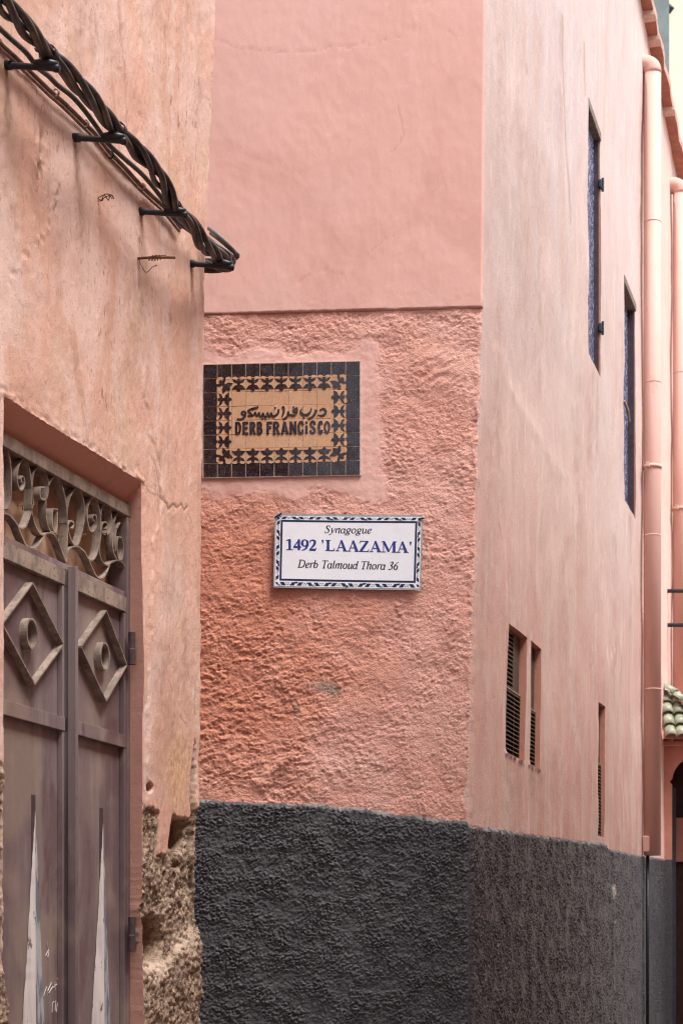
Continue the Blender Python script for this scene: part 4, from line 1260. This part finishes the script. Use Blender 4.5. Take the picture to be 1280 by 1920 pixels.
def half(poly): return poly, [(-x, y) for x, y in reversed(poly)]
wing = [(.0, .13), (.10, .12), (.24, .155), (.36, .24), (.455, .43), (.31, .375), (.11, .31), (0, .31)]
petal = [(0, -.33), (.17, -.325), (.485, -.325), (.43, -.24), (.36, -.13), (.26, -.035), (.12, -.01), (0, -.01)]
stem_ = [(-.095, .45), (.095, .45), (.095, -.33), (-.095, -.33)]
tip = [(0, -.30), (.15, -.375), (0, -.515), (-.15, -.375)]
MOT = [wing, [(-x, y) for x, y in wing], petal, [(-x, y) for x, y in petal], stem_, tip]
def motif_mesh(rot, sc, name='motif'):
    me = bpy.data.meshes.new(name); V = []; Fs = []
    ca, sa = math.cos(rot), math.sin(rot)
    for k, poly in enumerate(MOT):
        b = len(V); n = len(poly)
        pr = [((x * ca - y * sa) * sc * PITCH, (x * sa + y * ca) * sc * PZ) for x, y in poly]
        y0 = -.0050 - .00012 * k
        V += [(x, y0, z) for x, z in pr] + [(x, -.0035, z) for x, z in pr]
        Fs += [tuple(range(b, b + n)), tuple(reversed(range(b + n, b + 2 * n)))] + [(b + i, b + n + i, b + n + (i + 1) % n, b + (i + 1) % n) for i in range(n)]
    me.from_pydata(V, [], Fs)
    bm = bmesh.new(); bm.from_mesh(me); bmesh.ops.recalc_face_normals(bm, faces=bm.faces); bm.to_mesh(me); bm.free()
    me.materials.append(M_GLAZE); return me
MM = {}
def scallop_mesh(rot):
    me = bpy.data.meshes.new('scallop'); V = []; Fs = []
    ca, sa = math.cos(rot), math.sin(rot)
    for q, cx in enumerate((-.27, .27)):
        b = len(V); n = 14
        pr = []
        for k in range(n):
            a = 2 * math.pi * k / n
            x, y = cx + .19 * math.cos(a), .49 + .10 * math.sin(a)
            pr.append(((x * ca - y * sa) * PITCH, (x * sa + y * ca) * PZ))
        V += [(x, -.0046, z) for x, z in pr] + [(x, -.003, z) for x, z in pr]
        Fs += [tuple(range(b, b + n))] + [(b + i, b + n + i, b + n + (i + 1) % n, b + (i + 1) % n) for i in range(n)]
    me.from_pydata(V, [], Fs); me.materials.append(M_CLAY); return me
SCM = {}
R90 = math.pi / 2
tr = random.Random(11)
for r_ in range(8):
    for c_ in range(11):
        border = r_ in (0, 7) or c_ in (0, 10)
        o = bpy.data.objects.new('tile', TB if border else TC); COL.objects.link(o); o.parent = sgn
        xw = (c_ + .5) * PITCH; zw = (7.5 - r_) * PZ
        o.location = (xw, YT + .004 + .004 + tr.uniform(-.0006, .0006), zw)
        o.rotation_euler = (tr.uniform(-.018, .018), tr.uniform(-.008, .008), tr.uniform(-.018, .018))
        if not border and (r_ in (1, 6) or c_ in (1, 9)):
            cr = r_ in (1, 6) and c_ in (1, 9)
            if cr:
                rot = {(1, 1): R90 / 2, (1, 9): -R90 / 2, (6, 1): R90 * 1.5, (6, 9): -R90 * 1.5}[(r_, c_)]
            else:
                rot = 0 if r_ == 1 else 2 * R90 if r_ == 6 else R90 if c_ == 1 else -R90
            key = (round(rot, 3), cr)
            if key not in MM: MM[key] = motif_mesh(rot, 1.06 if cr else 1.0)
            mo = bpy.data.objects.new('motif', MM[key]); COL.objects.link(mo); mo.parent = o
            rots = [rot] if not cr else {(1, 1): [0, R90], (1, 9): [0, -R90], (6, 1): [R90, 2 * R90], (6, 9): [-R90, 2 * R90]}[(r_, c_)]
            for rt in rots:
                if rt not in SCM: SCM[rt] = scallop_mesh(rt)
                so = bpy.data.objects.new('scallop', SCM[rt]); COL.objects.link(so); so.parent = o

# ---------------- pen-stroke lettering
def strokes_to_mb(strokes, tr_f, y, th):
    """strokes of (x,z,w); tr_f maps to the frame's (s,z); flat face at y, th thick"""
    mb = MB()
    for k, st in enumerate(strokes):
        P = np.array([(p[0], p[1]) for p in st], float); Wd = np.array([p[2] for p in st], float)
        T = np.gradient(P, axis=0) if len(P) > 1 else np.array([[1, 0]])
        T /= np.maximum(np.linalg.norm(T, axis=1, keepdims=True), 1e-9)
        N = np.stack([-T[:, 1], T[:, 0]], 1) * Wd[:, None] / 2
        yy = y - .00008 * k
        V = []
        for p, n in zip(P, N):
            a = tr_f(*(p + n)); b = tr_f(*(p - n))
            V += [a[:1] + (yy,) + a[1:], b[:1] + (yy,) + b[1:], b[:1] + (yy + th,) + b[1:], a[:1] + (yy + th,) + a[1:]]
        m_ = len(P)
        Fs = [(4 * i + j, 4 * i + (j + 1) % 4, 4 * i + 4 + (j + 1) % 4, 4 * i + 4 + j) for i in range(m_ - 1) for j in range(4)] + [(0, 1, 2, 3), (4 * m_ - 4, 4 * m_ - 3, 4 * m_ - 2, 4 * m_ - 1)]
        mb.add(V, Fs)
    return mb

def smooth_st(pts, n=5):
    return [tuple(p) for p in catmull(pts, n)]
def circ(cx, cy, rx, ry, w0, w1, a0=0, a1=360, n=22):
    """arc whose width goes from w0 (top/bottom) to w1 (sides)"""
    out = []
    for k in range(n + 1):
        a = math.radians(a0 + (a1 - a0) * k / n)
        out.append((cx + rx * math.cos(a), cy + ry * math.sin(a), w0 + (w1 - w0) * abs(math.cos(a)) ** 1.5))
    return out

# tile sign: local coordinates of the zoomed photo (6.737 px per photo px)
def tsp(x, y):
    u, v = 435 + x / 6.737, 755 + y / 6.737
    return B.px(u, v, YT)
def tlet(sts):
    def trf(x, y):
        s, z = tsp(x, y); return (s, z)
    mb = strokes_to_mb(sts, trf, YT - .0022, .0030)
    mb.v = [tuple(B.P(*p)) for p in mb.v]
    mb.build('letter', M_GLAZE, sgn)
wq = 29
def ln(*pts, w=wq): return [(x, y, w) for x, y in pts]
def sm_(*pts): return smooth_st([p if len(p) == 3 else p + (wq,) for p in pts])
T_, B_ = 243, 402
tlet([ln((55, T_ + 2), (55, B_)), sm_((55, 257), (85, 260), (101, 290), (101, 350), (88, 385), (55, 390))])
tlet([ln((150, T_), (150, B_)), ln((150, 257), (205, 255)), ln((150, 318), (200, 318)), ln((150, 390), (205, 390))])
tlet([ln((240, T_), (240, B_)), sm_((240, 256), (270, 258), (284, 285), (272, 315), (240, 320)), ln((262, 318), (290, 402))])
tlet([ln((330, T_), (330, B_)), sm_((330, 256), (358, 258), (369, 285), (356, 313), (330, 318)), sm_((330, 318), (362, 325), (374, 355), (362, 385), (330, 390))])
tlet([ln((452, T_), (452, B_)), ln((452, 255), (508, 253)), ln((452, 315), (496, 313))])
tlet([ln((533, 241), (533, B_)), sm_((533, 254), (570, 256), (584, 285), (570, 313), (533, 318)), ln((560, 318), (594, 402))])
tlet([ln((664, 240), (633, 401)), ln((666, 240), (702, 400)), ln((646, 355), (690, 353), w=22)])
tlet([ln((743, 238), (743, 400)), ln((743, 245), (800, 392)), ln((800, 236), (800, 398))])
tlet([sm_((896, 285), (885, 250), (862, 246), (845, 275), (843, 330), (852, 375), (872, 384), (890, 370), (895, 340))])
tlet([ln((941, 288), (941, 391)), ln((941, 238), (941, 262), w=27)])
tlet([sm_((1046, 275), (1036, 245), (1012, 241), (995, 265), (1005, 300), (1035, 325), (1044, 355), (1030, 381), (1005, 381), (990, 350))])
tlet([sm_((1137, 275), (1126, 245), (1106, 250), (1098, 290), (1098, 340), (1106, 375), (1124, 380), (1136, 345))])
tlet([circ(1200, 311, 28, 66, 26, 26)])
AW = 25
tlet([sm_((1108, 100, 18), (1150, 78, 26), (1182, 105, 30), (1172, 145, 28), (1130, 166, 26), (1082, 155, 12))])
tlet([sm_((1062, 88, 30), (1046, 140, 28), (1012, 180, 24), (962, 205, 26))])
tlet([sm_((1002, 66, 12), (990, 115, 22), (950, 152, 30), (900, 152, 28), (866, 118, 24), (882, 75, 12)), ln((898, 188), (916, 188), w=20)])
tlet([sm_((814, 60, 28), (818, 110, 28), (800, 150, 26), (765, 162, 28), (722, 150, 22)), sm_((812, 108, 20), (790, 118, 18), (772, 100, 20), (790, 80, 16), (812, 90, 16)), ln((768, 52), (786, 58), w=20)])
tlet([sm_((712, 110, 28), (706, 155, 28), (682, 192, 26), (642, 212, 24))])
tlet([sm_((632, 72, 20), (652, 56, 26), (654, 110, 26), (645, 150, 22), (626, 186, 10))])
tlet([sm_((592, 84, 26), (582, 130, 28), (545, 168, 28), (508, 165, 24), (496, 128, 20), (480, 166, 26), (462, 166, 24), (450, 128, 20), (434, 170, 26), (408, 172, 24), (392, 132, 20), (374, 172, 26), (352, 165, 24), (342, 125, 20), (322, 164, 24), (306, 160, 22), (296, 122, 20), (272, 158, 24), (235, 168, 26), (200, 168, 20)), ln((536, 66), (556, 70), w=20), ln((376, 206), (394, 208), w=20), ln((416, 208), (434, 212), w=20)])
tlet([sm_((332, 56, 20), (285, 70, 26), (232, 88, 26), (204, 104, 22), (222, 128, 26), (248, 150, 24), (240, 168, 20))])
tlet([sm_((172, 150, 20), (140, 152, 20), (122, 132, 22), (142, 110, 20), (168, 122, 24), (170, 160, 28), (145, 195, 28), (105, 212, 26), (62, 208, 20))])

# ================================================================== synagogue sign
q = {'tl': (516, 964), 'tr': (792, 967), 'br': (788, 1106), 'bl': (513, 1101)}
YS = -.017
Q = {k: np.array(B.px(u, v, YS)) for k, (u, v) in q.items()}
def sg(x, y):
    """x 0..276, y 0..139 in sign pixels -> (s,z)"""
    a, b = x / 276.0, y / 139.0
    p = (Q['tl'] * (1 - a) + Q['tr'] * a) * (1 - b) + (Q['bl'] * (1 - a) + Q['br'] * a) * b
    return (float(p[0]), float(p[1]))
def sgpx(u, v):
    # photo pixel to sign pixel (nearly affine)
    b = (v - 964 - (u - 516) * .011) / 138.5
    a = (u - (516 - 3 * b)) / 275.5
    return a * 276, b * 139
ss = thing('street_sign', B.P(*((Q['bl'][0]), YS, Q['bl'][1])), 'white enamel synagogue sign with blue lettering and patterned border', 'street sign')
def bow(x, y): return YS - .006 * ((x / 276 - .5) ** 2 * 4) - .004 * (x / 276) * (1 - y / 139)
def slab(x0, y0, x1, y1, f, b, nx=14):
    mb = MB(); V = []
    for k in range(nx + 1):
        x = x0 + (x1 - x0) * k / nx
        for (y, yy) in ((y0, f), (y1, f), (y1, b), (y0, b)):
            s, z = sg(x, y); V.append(B.P(s, bow(x, y) + yy, z))
    Fs = [(4 * k + j, 4 * k + (j + 1) % 4, 4 * k + 4 + (j + 1) % 4, 4 * k + 4 + j) for k in range(nx) for j in range(4)] + [(0, 1, 2, 3), (4 * nx, 4 * nx + 1, 4 * nx + 2, 4 * nx + 3)]
    mb.add(V, Fs); return mb
slab(-.6, -1.0, 276.6, 140.0, .0006, .0028).build('plate', M_EDGE, ss)
slab(2.2, 3.5, 273.8, 137.0, .0, .0005).build('panel', M_SIGN, ss)
bx0, by0, bx1, by1 = 11.0, 11.0, 266.5, 126.5
bw = 3.8
fr_o = MB()
for (a, b_, c__, d_) in ((bx0, by0, bx1, by0 + bw), (bx0, by1 - bw, bx1, by1), (bx0, by0 + bw, bx0 + bw, by1 - bw), (bx1 - bw, by0 + bw, bx1, by1 - bw)):
    m2 = slab(a, b_, c__, d_, -.0003, -.0001, 10); fr_o.add(m2.v, m2.f)
border = fr_o.build('border', M_NAVY, ss)
def poly_sign(mb, pts, dy):
    V = []
    for x, y in pts:
        s, z = sg(x, y); V.append(B.P(s, bow(x, y) + dy, z))
    mb.add(V, [tuple(range(len(pts)))])
navy = MB(); pale_ = MB()
def band(n, along):
    """along(t, w) -> sign px; t in 0..n units of one trapezoid, w 0..1 outside to inside"""
    for k in range(n):
        flip = k % 2
        g = lambda t, w: along(k + t, (1 - w) if flip else w)
        poly_sign(navy, [g(.02, .90), g(.26, .90), g(.39, .10), g(.15, .10)], -.00035)
        poly_sign(navy, [g(.98, .90), g(.74, .90), g(.61, .10), g(.85, .10)], -.00035)
        for a_ in (.38, .47, .56):
            poly_sign(navy, [g(a_ - .03, .80), g(a_ + .015, .80), g(a_ + .045, .60), g(a_, .60)], -.00035)
            poly_sign(navy, [g(a_ + .03, .42), g(a_ + .075, .42), g(a_ + .045, .22), g(a_, .22)], -.00035)
        tri = [g(-.12, 0.0 if flip else 0.0), g(.12, 0.0), g(0.0, .55)]
        poly_sign(pale_ if not flip else navy, tri, -.0004)
band(8, lambda t, w: (11 + (255.5) * t / 8.0, 4.2 + 6.0 * w))
band(8, lambda t, w: (11 + (255.5) * t / 8.0, 136.2 - 8.0 * w))
band(4, lambda t, w: (3.2 + 7.0 * w, 11 + 115.5 * t / 4.0))
band(4, lambda t, w: (273.0 - 5.8 * w, 11 + 115.5 * t / 4.0))
for cx, cy in ((3.2, 4.2), (267.5, 4.2), (3.2, 128.5), (267.5, 128.5)):
    poly_sign(navy, [(cx, cy + 1), (cx + 4, cy + 1), (cx + 6.5, cy + 6), (cx + 2.5, cy + 6)], -.00037)
navy.build('border_print', M_NAVY, border, kind='stuff')
pale_.build('border_print', M_SKYB, border, kind='stuff')

BOLD = {
 '1': (.55, [[(.29, 0, .17), (.29, .98, .17)], [(.34, .97, .05), (.2, .93, .09), (.04, .84, .05)], [(.05, .03, .06), (.53, .03, .06)]]),
 '4': (.58, [[(.42, 0, .17), (.42, .99, .17)], [(.44, .98, .08), (.06, .3, .08)], [(.02, .28, .13), (.58, .28, .13)]]),
 '9': (.58, [circ(.28, .67, .20, .29, .07, .17), [(.48, .66, .17), (.47, .45, .17), (.38, .2, .13), (.24, .06, .08), (.06, .0, .05)]]),
 '2': (.58, [smooth_st([(.05, .72, .05), (.10, .86, .08), (.26, .95, .10), (.42, .86, .16), (.43, .66, .17), (.32, .42, .13), (.17, .22, .09), (.07, .06, .07)]), [(.03, .07, .15), (.50, .07, .15)], [(.48, .05, .07), (.54, .24, .04)]]),
 "'": (.30, [[(.14, 1.0, .14), (.14, .66, .05)]]),
 'L': (.68, [[(.19, 0, .18), (.19, 1, .18)], [(.02, .97, .05), (.38, .97, .05)], [(.02, .03, .06), (.60, .03, .06)], [(.55, .03, .09), (.63, .30, .02)]]),
 'A': (.76, [[(.10, .02, .06), (.38, .99, .07)], [(.36, 1.0, .14), (.62, .02, .19)], [(.20, .33, .06), (.55, .33, .06)], [(-.01, .03, .055), (.24, .03, .055)], [(.46, .03, .055), (.78, .03, .055)]]),
 'Z': (.68, [[(.06, .965, .065), (.60, .965, .065)], [(.54, .95, .17), (.11, .05, .17)], [(.03, .03, .06), (.62, .03, .06)], [(.10, .97, .09), (.05, .74, .02)], [(.57, .03, .09), (.64, .28, .02)]]),
 'M': (.98, [[(.14, .02, .06), (.14, .98, .06)], [(.15, .99, .15), (.48, .06, .16)], [(.47, .06, .06), (.80, .99, .06)], [(.82, .02, .18), (.82, .99, .18)], [(.0, .03, .055), (.29, .03, .055)], [(.66, .03, .055), (.98, .03, .055)], [(.02, .97, .055), (.22, .97, .055)], [(.78, .97, .055), (.98, .97, .055)]]),
}
XH = .66
t1, t2 = .075, .135
ITAL = {
 'S': (.52, [smooth_st([(.42, .78, t1), (.40, .95, t1), (.26, 1.0, t1), (.12, .92, t2), (.12, .74, t2), (.26, .55, t2), (.38, .38, t2), (.38, .15, t2), (.25, .02, t1), (.08, .02, t1), (.04, .22, t1)])]),
 'y': (.46, [[(.06, .64, t2), (.12, .62, t2), (.22, .06, t2)], smooth_st([(.42, .64, t2), (.36, .35, t1), (.22, .03, t1), (.10, -.20, t1), (-.04, -.25, t2)])]),
 'n': (.50, [[(.10, 0, t2), (.10, .60, t2), (.03, .63, t1)], smooth_st([(.10, .36, t1), (.20, .56, t1), (.32, .65, t2), (.38, .54, t2), (.37, .25, t2), (.38, .04, t2), (.46, .08, t1)])]),
 'a': (.50, [circ(.22, .31, .17, .31, t1, t2, 20, 340), [(.40, .64, t2), (.38, .10, t2), (.41, .02, t2), (.48, .08, t1)]]),
 'g': (.50, [circ(.24, .42, .15, .22, t1, t2), smooth_st([(.18, .20, t1), (.12, .10, t1), (.24, .03, t2), (.36, -.05, t2), (.34, -.20, t1), (.16, -.26, t1), (.02, -.17, t2), (.08, -.03, t1), (.2, .03, t1)]), [(.36, .58, t1), (.46, .60, t2)]]),
 'o': (.50, [circ(.24, .32, .18, .31, t1, t2)]),
 'u': (.50, [smooth_st([(.03, .60, t1), (.10, .62, t2), (.10, .30, t2), (.12, .06, t2), (.22, .02, t1), (.36, .20, t1)]), [(.38, .64, t2), (.38, .10, t2), (.42, .02, t2), (.48, .08, t1)]]),
 'e': (.44, [smooth_st([(.08, .30, t1), (.26, .36, t1), (.36, .50, t2), (.28, .63, t1), (.15, .55, t1), (.07, .32, t2), (.12, .06, t2), (.24, .0, t1), (.38, .14, t1)])]),
 'D': (.72, [[(.14, 0, t2), (.14, 1, t2)], smooth_st([(.02, .98, t1), (.30, .98, t1), (.52, .90, t1), (.64, .55, t2), (.54, .14, t2), (.32, .02, t1), (.02, .02, t1)])]),
 'r': (.36, [[(.10, 0, t2), (.10, .60, t2), (.03, .63, t1)], smooth_st([(.10, .36, t1), (.20, .58, t1), (.32, .64, t2), (.35, .60, t2)])]),
 'b': (.50, [[(.03, .98, t1), (.09, .98, t2), (.08, .04, t2)], circ(.23, .31, .16, .30, t1, t2)]),
 'T': (.60, [[(.30, 0, t2), (.30, 1, t2)], [(.02, .97, .06), (.60, .97, .06)], [(.03, .97, .06), (.02, .76, .02)], [(.59, .97, .06), (.60, .76, .02)], [(.18, .02, t1), (.42, .02, t1)]]),
 'l': (.26, [[(.04, .98, t1), (.11, .99, t2), (.11, .08, t2), (.16, .01, t1), (.23, .08, t1)]]),
 'm': (.74, [[(.10, 0, t2), (.10, .60, t2), (.03, .63, t1)], smooth_st([(.10, .36, t1), (.20, .58, t1), (.30, .63, t2), (.35, .52, t2), (.35, 0, t2)]), smooth_st([(.35, .36, t1), (.45, .58, t1), (.56, .64, t2), (.61, .54, t2), (.60, .04, t2), (.70, .08, t1)])]),
 'd': (.50, [circ(.22, .31, .17, .31, t1, t2, 20, 340), [(.36, .98, t1), (.40, .98, t2), (.38, .10, t2), (.41, .02, t2), (.48, .08, t1)]]),
 'h': (.50, [[(.05, .98, t1), (.10, .98, t2), (.10, 0, t2)], smooth_st([(.10, .36, t1), (.20, .56, t1), (.32, .65, t2), (.38, .54, t2), (.37, .25, t2), (.38, .04, t2), (.46, .08, t1)])]),
 '3': (.50, [smooth_st([(.08, .82, t1), (.18, .96, t1), (.34, .94, t2), (.36, .72, t2), (.20, .54, t1), (.36, .44, t2), (.40, .20, t2), (.26, .02, t1), (.06, .04, t2)])]),
 '6': (.50, [smooth_st([(.42, .98, t1), (.24, .82, t1), (.10, .52, t2), (.08, .22, t2), (.18, .02, t1), (.34, .08, t2), (.40, .34, t2), (.32, .52, t1), (.18, .48, t1), (.09, .30, t1)])]),
}
def write(text, font, u0, u1, base0, base1, cap, slant, mat, space=.28):
    adv = sum(font[ch][0] if ch != ' ' else space for ch in text)
    k = (u1 - u0) / adv
    x = 0
    for ch in text:
        if ch == ' ':
            x += space; continue
        w, sts = font[ch]
        def trf(a, b, x=x):
            u = u0 + (x + a) * k + b * cap * slant
            v = base0 + (base1 - base0) * (x + a) / adv - b * cap
            return sg(*sgpx(u, v))
        mb = MB()
        for i, st in enumerate(sts):
            st = list(st)
            P = np.array([(p[0] * k / cap, p[1]) for p in st], float); Wd = np.array([p[2] for p in st]) * (1.38 if font is BOLD else 1.2)
            T = np.gradient(P, axis=0); T /= np.maximum(np.linalg.norm(T, axis=1, keepdims=True), 1e-9)
            N = np.stack([-T[:, 1], T[:, 0]], 1) * Wd[:, None] / 2
            V = []
            for p, n in zip(P, N):
                for e in (p + n, p - n):
                    s, z = trf(e[0] * cap / k, e[1])
                    ux, uy = sgpx(u0 + (x + e[0] * cap / k) * k, base0 - e[1] * cap)
                    V.append(B.P(s, bow(ux, uy) - .0004 - .00006 * i, z))
            mb.add(V, [(2 * j, 2 * j + 1, 2 * j + 3, 2 * j + 2) for j in range(len(P) - 1)])
        mb.build('letter', mat, ss)
        x += w
write('Synagogue', ITAL, 608, 696, 999.5, 1000.5, 13.5, .22, M_INK)
write("1492", BOLD, 536, 594, 1032, 1033, 20.5, 0, M_BLUE)
write("'LAAZAMA'", BOLD, 601, 774, 1033, 1037, 20.5, 0, M_BLUE)
write('Derb Talmoud Thora 36', ITAL, 558, 746, 1065, 1068.5, 14.5, .22, M_INK, .26)
for (u_, v_, l_, dz) in ((521, 968, .022, .010), (789, 973, .02, 0.0), (650, 1100, .006, 0)):
    x, y = sgpx(u_, v_); s, z = sg(x, y)
    p = Vector(B.P(s, bow(x, y) - .001, z))
    MB().tube([p + Vector((-.012, .003, -.006)) * (l_ > .01), p + Vector((.0, -.004, 0)), p + Vector((l_ * .7, -.003, dz))], [.003, .0035, .003], 8).build('nail', M_BLACK, ss)
